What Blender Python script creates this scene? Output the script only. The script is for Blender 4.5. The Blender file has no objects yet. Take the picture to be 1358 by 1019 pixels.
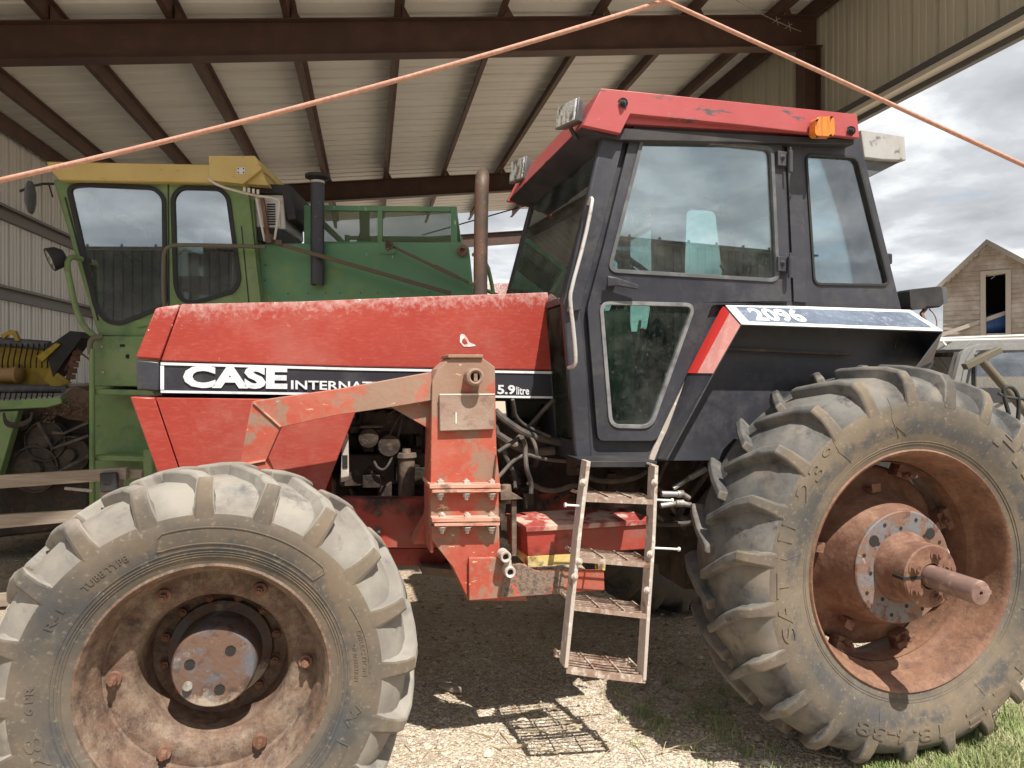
import bpy, bmesh, math, random
from mathutils import Vector, Matrix
from mathutils.geometry import tessellate_polygon
R = math.radians
random.seed(7)
sc = bpy.context.scene
COL = sc.collection
F, CX, CY, EYE = 942.0, 679.0, 497.0, 1.62

# ---------------------------------------------------------------- materials
def mat(name, base, rough=.6, metal=0, layers=(), bump=None, bump2=None, spec=.5, coat=0):
    """base colour plus noise driven layers of wear, dirt and rust"""
    m = bpy.data.materials.new(name); m.use_nodes = True
    nt = m.node_tree; N = nt.nodes; K = nt.links
    b = N['Principled BSDF']; b.inputs['Roughness'].default_value = rough; b.inputs['Metallic'].default_value = metal
    b.inputs['Specular IOR Level'].default_value = spec
    if coat: b.inputs['Coat Weight'].default_value = coat; b.inputs['Coat Roughness'].default_value = .25
    tc = N.new('ShaderNodeTexCoord')
    col = None; rg = None
    def math_(op, a, c, clamp=False):
        n = N.new('ShaderNodeMath'); n.operation = op; n.use_clamp = clamp
        for i, v in enumerate((a, c)):
            if v is None: continue
            if isinstance(v, (int, float)): n.inputs[i].default_value = v
            else: K.new(v, n.inputs[i])
        return n.outputs[0]
    for L in layers:
        mp = N.new('ShaderNodeMapping'); K.new(tc.outputs['Object'], mp.inputs[0])
        mp.inputs['Scale'].default_value = L.get('st', (1, 1, 1)); mp.inputs['Location'].default_value = L.get('loc', (random.random()*9, random.random()*9, 3))
        mp.inputs['Rotation'].default_value = L.get('rot', (0, 0, 0))
        if L.get('tex') == 'voronoi':
            t = N.new('ShaderNodeTexVoronoi'); t.inputs['Scale'].default_value = L.get('s', 5); K.new(mp.outputs[0], t.inputs['Vector']); f = t.outputs['Distance']
        else:
            t = N.new('ShaderNodeTexNoise'); t.inputs['Scale'].default_value = L.get('s', 5); t.inputs['Detail'].default_value = L.get('d', 6)
            t.inputs['Roughness'].default_value = L.get('ro', .6); t.inputs['Distortion'].default_value = L.get('w', 0); K.new(mp.outputs[0], t.inputs['Vector']); f = t.outputs['Fac']
        for ax, z0, z1, amt in L.get('grad', ()):        # adds amt*ramp(z0..z1) of a coordinate to the noise
            sp = N.new('ShaderNodeSeparateXYZ'); K.new(tc.outputs['Object'], sp.inputs[0])
            if ax == 'r':
                x2 = math_('MULTIPLY', sp.outputs[0], sp.outputs[0]); z2 = math_('MULTIPLY', sp.outputs[2], sp.outputs[2])
                v = math_('SQRT', math_('ADD', x2, z2), None)
            else: v = sp.outputs['xyz'.index(ax)]
            mr = N.new('ShaderNodeMapRange'); mr.inputs[1].default_value = z0; mr.inputs[2].default_value = z1; K.new(v, mr.inputs[0])
            f = math_('ADD', f, math_('MULTIPLY', mr.outputs[0], amt))
        mr = N.new('ShaderNodeMapRange'); mr.inputs[1].default_value = L['lo']; mr.inputs[2].default_value = L['hi']; K.new(f, mr.inputs[0])
        f = math_('MULTIPLY', mr.outputs[0], L.get('a', 1))
        mx = N.new('ShaderNodeMix'); mx.data_type = 'RGBA'; K.new(f, mx.inputs[0])
        if col is None: mx.inputs[6].default_value = (*base, 1)
        else: K.new(col, mx.inputs[6])
        mx.inputs[7].default_value = (*L['c'], 1); col = mx.outputs[2]
        if 'r' in L:
            mf = N.new('ShaderNodeMix'); K.new(f, mf.inputs[0])
            if rg is None: mf.inputs[2].default_value = rough
            else: K.new(rg, mf.inputs[2])
            mf.inputs[3].default_value = L['r']; rg = mf.outputs[0]
    if col is None: b.inputs['Base Color'].default_value = (*base, 1)
    else: K.new(col, b.inputs['Base Color'])
    if rg is not None: K.new(rg, b.inputs['Roughness'])
    prev = None
    for B in (bump, bump2):
        if not B: continue
        t = N.new('ShaderNodeTexNoise'); t.inputs['Scale'].default_value = B[0]; t.inputs['Detail'].default_value = 5
        if len(B) > 3:
            mp = N.new('ShaderNodeMapping'); K.new(tc.outputs['Object'], mp.inputs[0]); mp.inputs['Scale'].default_value = B[3]; K.new(mp.outputs[0], t.inputs['Vector'])
        else: K.new(tc.outputs['Object'], t.inputs['Vector'])
        bn = N.new('ShaderNodeBump'); bn.inputs['Strength'].default_value = B[1]; bn.inputs['Distance'].default_value = B[2]
        K.new(t.outputs['Fac'], bn.inputs['Height'])
        if prev: K.new(prev, bn.inputs['Normal'])
        prev = bn.outputs[0]
    if prev: K.new(prev, b.inputs['Normal'])
    return m

def glass(name, tint, refl=1.6, dirt=.12, base=.2, dcol=(.5, .5, .46), ds=3):
    m = bpy.data.materials.new(name); m.use_nodes = True; nt = m.node_tree; N = nt.nodes; K = nt.links
    out = N['Material Output']; N.remove(N['Principled BSDF'])
    tr = N.new('ShaderNodeBsdfTransparent'); tr.inputs[0].default_value = (*tint, 1)
    gl = N.new('ShaderNodeBsdfGlossy'); gl.inputs['Roughness'].default_value = .012; gl.inputs[0].default_value = (.9, .95, 1, 1)
    fr = N.new('ShaderNodeFresnel'); fr.inputs[0].default_value = refl
    mx = N.new('ShaderNodeMixShader'); fa = N.new('ShaderNodeMath'); fa.operation = 'ADD'; fa.inputs[1].default_value = base; fa.use_clamp = True; K.new(fr.outputs[0], fa.inputs[0]); K.new(fa.outputs[0], mx.inputs[0]); K.new(tr.outputs[0], mx.inputs[1]); K.new(gl.outputs[0], mx.inputs[2])
    df = N.new('ShaderNodeBsdfDiffuse'); df.inputs[0].default_value = (*dcol, 1)
    tc = N.new('ShaderNodeTexCoord')
    t = N.new('ShaderNodeTexNoise'); t.inputs['Scale'].default_value = ds; t.inputs['Detail'].default_value = 9; t.inputs['Roughness'].default_value = .75; K.new(tc.outputs['Object'], t.inputs['Vector'])
    mr = N.new('ShaderNodeMapRange'); mr.inputs[1].default_value = .42; mr.inputs[2].default_value = .8; mr.inputs[4].default_value = dirt*3; K.new(t.outputs['Fac'], mr.inputs[0])
    v = N.new('ShaderNodeTexNoise'); v.inputs['Scale'].default_value = 70; v.inputs['Detail'].default_value = 3; v.inputs['Roughness'].default_value = .7; K.new(tc.outputs['Object'], v.inputs['Vector'])
    m2 = N.new('ShaderNodeMapRange'); m2.inputs[1].default_value = .66; m2.inputs[2].default_value = .72; m2.inputs[4].default_value = min(.8, dirt*6); K.new(v.outputs['Fac'], m2.inputs[0])
    ad = N.new('ShaderNodeMath'); ad.operation = 'ADD'; ad.use_clamp = True; K.new(mr.outputs[0], ad.inputs[0]); K.new(m2.outputs[0], ad.inputs[1])
    m3 = N.new('ShaderNodeMixShader'); K.new(ad.outputs[0], m3.inputs[0]); K.new(mx.outputs[0], m3.inputs[1]); K.new(df.outputs[0], m3.inputs[2])
    K.new(m3.outputs[0], out.inputs[0])
    return m

WHITE_OX = (.72, .70, .68)
M = {}
M['red'] = mat('aged_red_paint', (.31, .036, .024), .36, layers=[
    dict(c=(.39, .062, .042), s=1.3, lo=.35, hi=.7, a=.7, r=.5),
    dict(c=(.30, .035, .025), s=6, lo=.45, hi=.75, a=.5),
    dict(c=(.55, .17, .14), s=30, lo=.5, hi=.8, a=.35, st=(1, 1, 4)),
    dict(c=(.64, .50, .47), s=40, d=10, ro=.75, lo=.66, hi=1.0, grad=(('z', 1.80, 2.01, .62), ('x', -1.72, -.13, -.27)), r=.7, a=.7),
    dict(c=WHITE_OX, s=22, d=11, ro=.8, lo=.82, hi=.87, grad=(('z', 1.80, 2.01, .5), ('x', -1.72, -.13, -.235)), r=.7),
    dict(c=WHITE_OX, s=38, d=9, ro=.72, lo=.80, hi=.83, grad=(('z', 1.74, 1.82, .17), ('z', 1.84, 1.90, -.17), ('x', -1.3, -.2, -.12)), r=.7),
    dict(c=(.60, .36, .30), s=55, d=8, ro=.75, lo=.78, hi=.84, grad=(('z', 1.60, 1.68, .14), ('z', 1.69, 1.74, -.14)), r=.7),
    dict(c=(.13, .04, .03), s=4, d=11, ro=.85, lo=.60, hi=.74, st=(1, 1, .3), r=.7, a=.5), dict(c=(.50, .22, .17), s=2.2, d=12, ro=.85, w=.8, lo=.55, hi=.75, a=.45, r=.65),
    dict(c=(.45, .33, .26), s=3, lo=.5, hi=.85, a=.25, r=.8)], bump=(25, .05, .01))
M['roofred'] = mat('sun_faded_red_paint', (.42, .09, .09), .4, layers=[
    dict(c=(.36, .065, .065), s=4, lo=.4, hi=.7, a=.7),
    dict(c=(.09, .07, .08), s=3.2, d=8, ro=.65, lo=.60, hi=.64, st=(1.2, 1, 4), r=.8),
    dict(c=(.62, .3, .29), s=40, lo=.6, hi=.8, a=.4)], bump=(30, .05, .01))
M['bracket'] = mat('scraped_orange_red_steel', (.43, .085, .048), .6, layers=[
    dict(c=(.36, .058, .036), s=4, lo=.35, hi=.65, a=.8), dict(c=(.40, .19, .13), s=9, d=12, ro=.85, lo=.48, hi=.75, a=.6),
    dict(c=(.20, .12, .085), s=5, d=9, ro=.7, lo=.60, hi=.64, w=1.0, r=.8),
    dict(c=(.27, .165, .115), s=5, d=10, ro=.75, lo=.56, hi=.62, grad=(('z', 1.30, 1.60, .12), ('x', -1.2, -.6, .05)), r=.85),
    dict(c=(.66, .42, .25), s=45, d=6, lo=.64, hi=.68, st=(.35, 1, 1), r=.8),
    dict(c=(.5, .36, .28), s=3, lo=.45, hi=.8, a=.35, r=.9)], bump=(60, .15, .008))
M['plate'] = mat('dusty_rusted_plate', (.27, .17, .125), .8, layers=[
    dict(c=(.34, .25, .20), s=5, lo=.4, hi=.65), dict(c=(.15, .09, .07), s=26, lo=.52, hi=.7, a=.7),
    dict(c=(.5, .11, .06), s=6, lo=.66, hi=.7, a=.8)], bump=(80, .3, .006))
M['framered'] = mat('oily_red_chassis_paint', (.34, .042, .028), .55, layers=[
    dict(c=(.30, .15, .11), s=4, d=9, lo=.45, hi=.7, a=.6, r=.9),
    dict(c=(.035, .02, .017), s=2.6, d=8, lo=.50, hi=.58, r=.7), dict(c=(.20, .12, .09), s=9, lo=.55, hi=.7, a=.7, r=.9),
    dict(c=(.5, .33, .25), s=60, lo=.6, hi=.7, a=.7, grad=(('z', .55, .85, -.12),), r=.9)], bump=(50, .2, .008))
M['black'] = mat('scratched_black_paint', (.022, .023, .031), .33, layers=[
    dict(c=(.055, .056, .066), s=1.6, d=9, ro=.7, lo=.35, hi=.75, r=.55),
    dict(c=(.11, .10, .095), s=5, d=10, ro=.8, lo=.50, hi=.80, a=.7, r=.75),
    dict(c=(.24, .20, .16), s=4, d=10, ro=.8, lo=.62, hi=.80, a=.6, st=(1, 1, .4), grad=(('z', 1.35, 1.0, .10),), r=.85),
    dict(c=(.42, .38, .34), s=60, d=9, ro=.85, lo=.685, hi=.72, r=.8),
    dict(c=(.40, .36, .32), s=26, d=10, ro=.85, lo=.69, hi=.71, st=(.25, 1, 1.8), rot=(0, .6, 0), r=.8),
    dict(c=(.36, .20, .12), s=13, d=9, ro=.8, lo=.71, hi=.74, r=.8)], bump=(10, .10, .012), bump2=(60, .08, .003))
M['blackflat'] = mat('dull_black_metal', (.018, .018, .02), .6, layers=[dict(c=(.07, .06, .055), s=6, lo=.45, hi=.75, a=.7, r=.8)], bump=(40, .1, .01))
M['underbody'] = mat('greasy_dark_machinery', (.028, .020, .016), .55, layers=[
    dict(c=(.10, .065, .045), s=5, lo=.42, hi=.7, a=.9, r=.85), dict(c=(.2, .13, .09), s=22, lo=.58, hi=.75, a=.7, r=.9)], bump=(20, .5, .02))
M['darkmetal'] = mat('grimy_dark_metal', (.06, .045, .035), .8, layers=[dict(c=(.02, .016, .014), s=8, lo=.45, hi=.65), dict(c=(.13, .10, .07), s=14, lo=.6, hi=.8, a=.8)], bump=(40, .4, .01))
M['dustmetal'] = mat('dust_caked_metal', (.16, .115, .085), .8, layers=[
    dict(c=(.05, .035, .028), s=8, lo=.45, hi=.65), dict(c=(.34, .26, .19), s=14, lo=.6, hi=.8, a=.8)], bump=(40, .4, .01))
M['hose'] = mat('dusty_rubber_hose', (.05, .045, .042), .7, layers=[dict(c=(.22, .17, .13), s=9, lo=.42, hi=.75, a=.8, r=.9)], bump=(40, .2, .005))
M['seal'] = mat('grey_rubber_seal', (.20, .20, .205), .55, layers=[dict(c=(.07, .07, .075), s=12, lo=.45, hi=.7)], bump=(40, .1, .004))
M['sealdark'] = mat('black_rubber_seal', (.02, .02, .02), .6)
M['rust'] = mat('rusted_steel', (.18, .090, .058), .75, layers=[
    dict(c=(.11, .042, .026), s=4, lo=.42, hi=.66), dict(c=(.32, .19, .125), s=7, d=12, ro=.8, lo=.48, hi=.66, a=.8),
    dict(c=(.30, .15, .06), s=14, d=10, ro=.8, lo=.62, hi=.74, a=.4), dict(c=(.055, .035, .03), s=20, lo=.62, hi=.72, a=.7)], bump=(45, .35, .006))
M['rustrim'] = mat('rusty_brown_rim', (.155, .092, .062), .78, layers=[
    dict(c=(.07, .043, .032), s=16, d=12, ro=.85, lo=.44, hi=.60), dict(c=(.30, .235, .175), s=9, d=12, ro=.9, lo=.46, hi=.64, a=.85),
    dict(c=(.30, .15, .06), s=14, d=10, ro=.8, lo=.62, hi=.72, a=.45), dict(c=(.035, .022, .018), s=9, lo=.6, hi=.72, a=.8)], bump=(50, .4, .006))
M['rearrim'] = mat('terracotta_rusty_rim', (.185, .088, .052), .75, layers=[dict(c=(.10, .05, .034), s=10, d=12, ro=.85, lo=.44, hi=.62), dict(c=(.34, .20, .125), s=5, d=12, ro=.9, lo=.46, hi=.66, a=.8), dict(c=(.33, .17, .05), s=22, d=9, ro=.8, lo=.60, hi=.70, a=.5)], bump=(50, .4, .006))
M['bluerust'] = mat('chipped_blue_grey_paint_on_rust', (.19, .105, .07), .7, layers=[
    dict(c=(.15, .17, .19), s=9, d=11, ro=.78, lo=.46, hi=.54, a=.85), dict(c=(.13, .06, .04), s=20, lo=.55, hi=.62),
    dict(c=(.55, .42, .32), s=11, lo=.66, hi=.72, a=.6)], bump=(60, .35, .005))
M['hubface'] = mat('grimy_hub_face', (.135, .078, .055), .7, layers=[dict(c=(.10, .12, .145), s=10, d=11, ro=.75, lo=.48, hi=.58, a=.8), dict(c=(.06, .04, .032), s=22, d=10, lo=.54, hi=.64, a=.8), dict(c=(.42, .36, .29), s=5, d=11, ro=.8, lo=.54, hi=.66, grad=(('z', -.05, -.13, .18),), a=.85)], bump=(70, .4, .005))
M['ladder'] = mat('scuffed_pale_ladder_steel', (.46, .40, .35), .55, layers=[
    dict(c=(.24, .13, .09), s=12, d=8, lo=.60, hi=.68, r=.8), dict(c=(.72, .66, .60), s=26, lo=.55, hi=.65, a=.8), dict(c=(.42, .10, .06), s=9, lo=.66, hi=.7, a=.8)], bump=(70, .3, .004))
M['stepsteel'] = mat('scuffed_rusty_step_steel', (.30, .21, .16), .65, layers=[dict(c=(.50, .43, .37), s=30, lo=.5, hi=.62), dict(c=(.18, .09, .06), s=9, lo=.52, hi=.66)], bump=(70, .3, .004))
M['tread'] = mat('rusty_grating_steel', (.26, .14, .09), .7, layers=[dict(c=(.5, .38, .30), s=18, lo=.5, hi=.62), dict(c=(.10, .05, .035), s=8, lo=.55, hi=.7)], bump=(70, .3, .004))
M['bolt'] = mat('zinc_bolt', (.5, .48, .44), .45, .4, layers=[dict(c=(.36, .22, .15), s=20, lo=.5, hi=.65, r=.8)])
M['chrome'] = mat('dull_bright_tube', (.62, .60, .57), .35, .5, layers=[dict(c=(.35, .24, .18), s=14, lo=.56, hi=.66, r=.8)])
M['fitting'] = mat('galvanised_fitting', (.45, .44, .42), .45, .5, layers=[dict(c=(.2, .15, .12), s=14, lo=.5, hi=.65, r=.8)])
M['stripeblack'] = mat('dark_decal_stripe', (.028, .028, .036), .4, layers=[dict(c=(.10, .10, .11), s=5, lo=.5, hi=.8, a=.6)])
M['decalwhite'] = mat('aged_white_decal', (.70, .71, .73), .45, layers=[dict(c=(.48, .50, .55), s=26, lo=.5, hi=.7, a=.8), dict(c=(.2, .2, .22), s=60, lo=.68, hi=.72, a=.7)])
M['fstripe'] = mat('flaking_blue_grey_decal', (.11, .14, .19), .3, layers=[
    dict(c=(.36, .40, .46), s=30, d=8, ro=.8, lo=.53, hi=.62, a=.7), dict(c=(.19, .23, .30), s=6, lo=.45, hi=.65, a=.6)], coat=.5)
M['reflector'] = mat('faded_pink_red_marker', (.56, .25, .22), .5, layers=[dict(c=(.72, .42, .38), s=25, lo=.5, hi=.7, a=.6)])
M['reflred'] = mat('deep_red_marker', (.50, .035, .03), .35)
M['yellowstrip'] = mat('worn_yellow_band', (.62, .47, .16), .6, layers=[dict(c=(.16, .10, .06), s=9, lo=.52, hi=.58), dict(c=(.75, .66, .40), s=18, lo=.5, hi=.7, a=.7)])
M['amber'] = mat('amber_plastic', (.78, .22, .02), .25, coat=.6, layers=[dict(c=(.55, .13, .02), s=30, lo=.45, hi=.6, st=(3, 1, .3))])
M['lens'] = mat('lamp_lens', (.75, .77, .75), .12, .6, layers=[dict(c=(.25, .26, .20), s=40, lo=.5, hi=.6, st=(1, 1, .3))], bump=(60, .5, .01))
M['lampbody'] = mat('grey_lamp_housing', (.09, .095, .10), .5, layers=[dict(c=(.2, .2, .2), s=12, lo=.5, hi=.7, a=.6)])
M['airbox'] = mat('weathered_white_fibreglass', (.38, .375, .36), .7, layers=[dict(c=(.28, .27, .25), s=8, lo=.45, hi=.7, st=(1, 1, .5)), dict(c=(.15, .14, .13), s=16, lo=.62, hi=.7, grad=(('z', 2.65, 2.6, .1),))])
def tyre(name, bands, dust, lug, k):
    L = [dict(c=dust, s=3.5, d=8, lo=.30, hi=.62, a=.95, r=.95),
         dict(c=lug, s=4, d=7, lo=.62, hi=.8, a=.9, grad=(('r', bands[2], bands[3], .35),), r=.85),
         dict(c=(.05, .05, .053), s=7, d=9, ro=.7, lo=.60, hi=.72, a=.9, r=.6),
         dict(c=(.06, .062, .066), s=7, d=10, ro=.75, lo=.60, hi=.74, a=.85, grad=(('r', bands[0], bands[0]+.02, .17), ('r', bands[1]-.03, bands[1]+.02, -.17)), r=.6),
         dict(c=(.30, .26, .20), s=60, lo=.58, hi=.72, a=.5)]
    return mat(name, (.055, .054, .052), .7, layers=L, bump=(90, .12, .004), bump2=(9, .10, .01))
M['tyref'] = tyre('dusty_front_tyre_rubber', (.40, .47, .60, .68), (.175, .135, .095), (.22, .19, .155), 1)
M['tyrer'] = tyre('dusty_rear_tyre_rubber', (.55, .64, .80, .87), (.185, .145, .102), (.17, .155, .135), 1)
def tread(name, base, dark, pale):
    return mat(name, base, .85, layers=[dict(c=pale, s=5, d=8, lo=.40, hi=.62), dict(c=dark, s=8, d=9, ro=.7, lo=.55, hi=.66, a=.85), dict(c=(.10, .10, .105), s=4.5, d=11, ro=.75, w=.6, lo=.56, hi=.68, a=.5), dict(c=(.30, .25, .19), s=3, lo=.52, hi=.7, a=.6)], bump=(70, .15, .004), bump2=(12, .12, .01))
M['treadf'] = tread('scuffed_sunlit_front_tread', (.19, .172, .150), (.11, .10, .092), (.27, .248, .215))  # pale from dust, plus sunlight on upward faces worked into the colour
M['treadr'] = tread('shade_dark_rear_tread', (.055, .053, .052), (.025, .025, .027), (.145, .137, .125))  # dark tone puts the shadow inside the tread voids into the colour
M['innertyre'] = mat('bare_grey_rubber', (.22, .23, .235), .7)
M['winglass'] = glass('green_tinted_cab_glass', (.84, .975, .955), 1.55, .05, base=.21)
M['winglow'] = glass('dusty_lower_door_glass', (.72, .90, .82), 1.5, .045, base=.04)
M['lowglass'] = glass('dim_front_glass', (.5, .62, .52), 1.02, .16, dcol=(.20, .21, .17), base=.012)
M['windshield'] = glass('dark_windshield_glass', (.70, .86, .80), 1.5, .06, base=.06)
M['cglass'] = glass('combine_cab_glass', (.66, .72, .70), 1.6, .06, base=.30)
M['truckglass'] = glass('pickup_glass', (.75, .88, .86), 1.6, .05, base=.2)
M['green'] = mat('faded_green_paint', (.15, .25, .085), .5, layers=[
    dict(c=(.20, .27, .12), s=2, lo=.4, hi=.7, a=.8), dict(c=(.04, .10, .06), s=5, lo=.5, hi=.72, a=.7),
    dict(c=(.20, .14, .08), s=6, d=9, ro=.7, lo=.60, hi=.70, a=.6, r=.8), dict(c=(.34, .32, .24), s=5, d=11, ro=.8, lo=.48, hi=.80, a=.5, r=.9)], bump=(12, .08, .01))
M['tank'] = mat('blue_green_oxidised_paint', (.10, .25, .12), .5, layers=[
    dict(c=(.13, .27, .15), s=1.6, lo=.4, hi=.65, a=.8), dict(c=(.20, .29, .10), s=2.3, lo=.52, hi=.68, a=.8), dict(c=(.6, .62, .58), s=14, d=8, lo=.72, hi=.75, st=(2, 1, .35), grad=(('z', 2.4, 2.75, .06),))], bump=(8, .1, .02))
M['yellow'] = mat('faded_yellow_paint', (.60, .46, .17), .5, layers=[dict(c=(.50, .36, .11), s=3, lo=.4, hi=.7, a=.7), dict(c=(.30, .2, .09), s=18, lo=.64, hi=.72, a=.6)])
M['yellowdim'] = mat('dirty_yellow_paint', (.42, .30, .035), .6, layers=[dict(c=(.15, .10, .03), s=6, lo=.5, hi=.7, a=.8)])
M['rod'] = mat('brown_steel_rod', (.12, .085, .055), .6)
M['plastic'] = mat('dirty_white_plastic', (.66, .65, .60), .5, layers=[dict(c=(.35, .32, .27), s=9, lo=.55, hi=.7, a=.7)])
M['stack'] = mat('sooty_black_pipe', (.06, .06, .07), .5, .3, layers=[dict(c=(.3, .3, .32), s=30, lo=.66, hi=.7)])
M['exhaust'] = mat('heat_stained_exhaust', (.085, .065, .055), .55, .4, layers=[dict(c=(.15, .085, .055), s=6, lo=.45, hi=.65, r=.8), dict(c=(.30, .28, .26), s=30, d=9, ro=.8, lo=.56, hi=.72, a=.6)], bump=(50, .2, .004))
M['iron'] = mat('dark_red_oxide_steel', (.075, .040, .030), .6, layers=[dict(c=(.12, .065, .045), s=3, lo=.45, hi=.7, a=.8), dict(c=(.3, .2, .15), s=30, lo=.68, hi=.75, a=.6)])
M['purlin'] = mat('brown_primer_purlin', (.11, .060, .042), .6, layers=[dict(c=(.06, .035, .026), s=3, lo=.45, hi=.7)])
M['roofsheet'] = mat('cream_roof_sheet', (.82, .82, .79), .5, layers=[dict(c=(.64, .61, .55), s=1.2, lo=.45, hi=.75, st=(.3, 3, 1), a=.7)])
M['wallsheet'] = mat('white_wall_sheet', (.74, .74, .72), .5, layers=[dict(c=(.5, .48, .45), s=2, lo=.5, hi=.75, st=(3, 3, .3), a=.6)])
M['panelsheet'] = mat('khaki_wall_sheet', (.60, .58, .48), .5, layers=[dict(c=(.45, .43, .36), s=2, lo=.5, hi=.75, st=(3, 3, .3), a=.6)])
M['girt'] = mat('grey_steel_girt', (.20, .19, .185), .6)
M['trim'] = mat('pale_trim', (.62, .58, .50), .5)
M['trimdark'] = mat('dark_trim', (.10, .10, .10), .5)
M['wood'] = mat('weathered_grey_board', (.27, .22, .175), .8, layers=[dict(c=(.22, .165, .12), s=7, d=8, lo=.45, hi=.65, st=(.15, 1, 1.5)), dict(c=(.45, .38, .31), s=22, lo=.5, hi=.7, st=(.1, 1, 2), a=.7)], bump=(30, .4, .01, (.1, 1, 2)))
M['barnwood'] = mat('barn_siding_wood', (.30, .25, .21), .85, layers=[dict(c=(.42, .385, .35), s=1.6, lo=.42, hi=.62), dict(c=(.24, .16, .12), s=1.1, d=8, lo=.55, hi=.72), dict(c=(.12, .09, .07), s=14, lo=.6, hi=.75, st=(.1, .1, 2.5), a=.8)], bump=(16, .5, .03, (.1, .1, 2)))
M['barntrim'] = mat('pale_weathered_trim', (.36, .32, .275), .8)
M['tin'] = mat('galvanised_tin_roof', (.66, .70, .72), .4, .3)
M['dark'] = mat('dark_interior', (.02, .018, .016), .9)
M['blue'] = mat('blue_plastic', (.05, .13, .36), .4)
M['rope'] = mat('pink_braided_rope', (.46, .26, .19), .7, layers=[dict(c=(.40, .19, .13), s=40, lo=.4, hi=.6, st=(4, 1, 1), a=.7)], bump=(120, .4, .004))
M['truckpaint'] = mat('faded_silver_grey_paint', (.20, .20, .195), .45, layers=[dict(c=(.20, .17, .15), s=3, lo=.5, hi=.7), dict(c=(.28, .28, .27), s=9, lo=.5, hi=.7, a=.6)])
M['truckwhite'] = mat('off_white_paint', (.55, .54, .51), .4)
M['barsteel'] = mat('olive_dusty_bar', (.13, .115, .08), .6, layers=[dict(c=(.15, .12, .09), s=14, lo=.5, hi=.7)])
M['seatcloth'] = mat('dark_seat_cloth', (.035, .035, .04), .9)
M['cabgrey'] = mat('dusty_dark_cab_lining', (.05, .055, .052), .8, layers=[dict(c=(.12, .13, .12), s=9, d=9, ro=.8, lo=.5, hi=.75)])
M['cabtan'] = mat('pale_cab_lining', (.30, .32, .27), .7)
M['redknob'] = mat('red_knob', (.55, .06, .03), .4)
M['grassm'] = mat('spring_grass', (.20, .27, .085), .6, layers=[dict(c=(.42, .42, .22), s=4, lo=.40, hi=.58), dict(c=(.12, .18, .05), s=9, lo=.5, hi=.7)], spec=.3)
M['strawm'] = mat('dry_straw', (.42, .33, .20), .8)
M['stonem'] = mat('gravel_stones', (.50, .42, .32), .85, layers=[dict(c=(.33, .27, .21), s=13, lo=.5, hi=.6), dict(c=(.66, .59, .48), s=23, lo=.55, hi=.62), dict(c=(.28, .27, .26), s=31, lo=.62, hi=.66)])
M['litter'] = mat('brown_dry_litter', (.24, .15, .09), .9, layers=[dict(c=(.36, .25, .16), s=20, lo=.45, hi=.65)])

# ---------------------------------------------------------------- frames
class Frame:
    """a thing's own axes: s runs along the thing, q away from the viewer, z up; P(px,py,q) finds the point the thing shows at a pixel"""
    def __init__(f, deg, sB, qB):
        f.a = R(deg); f.u = (math.cos(f.a), math.sin(f.a)); f.n = (-math.sin(f.a), math.cos(f.a)); f.sB = sB; f.qB = qB
    def world(f): return (f.sB*f.u[0]+f.qB*f.n[0], f.sB*f.u[1]+f.qB*f.n[1], 0)
    def P(f, px, py, q):
        x = (px-CX)/F; t = q/(f.n[0]*x+f.n[1])
        return Vector((f.u[0]*x*t+f.u[1]*t-f.sB, q-f.qB, EYE-(py-CY)/F*t))
    def S(f, q, *pp): return [(v.x, v.z) for v in (f.P(a, b, q) for a, b in pp)]

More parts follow.
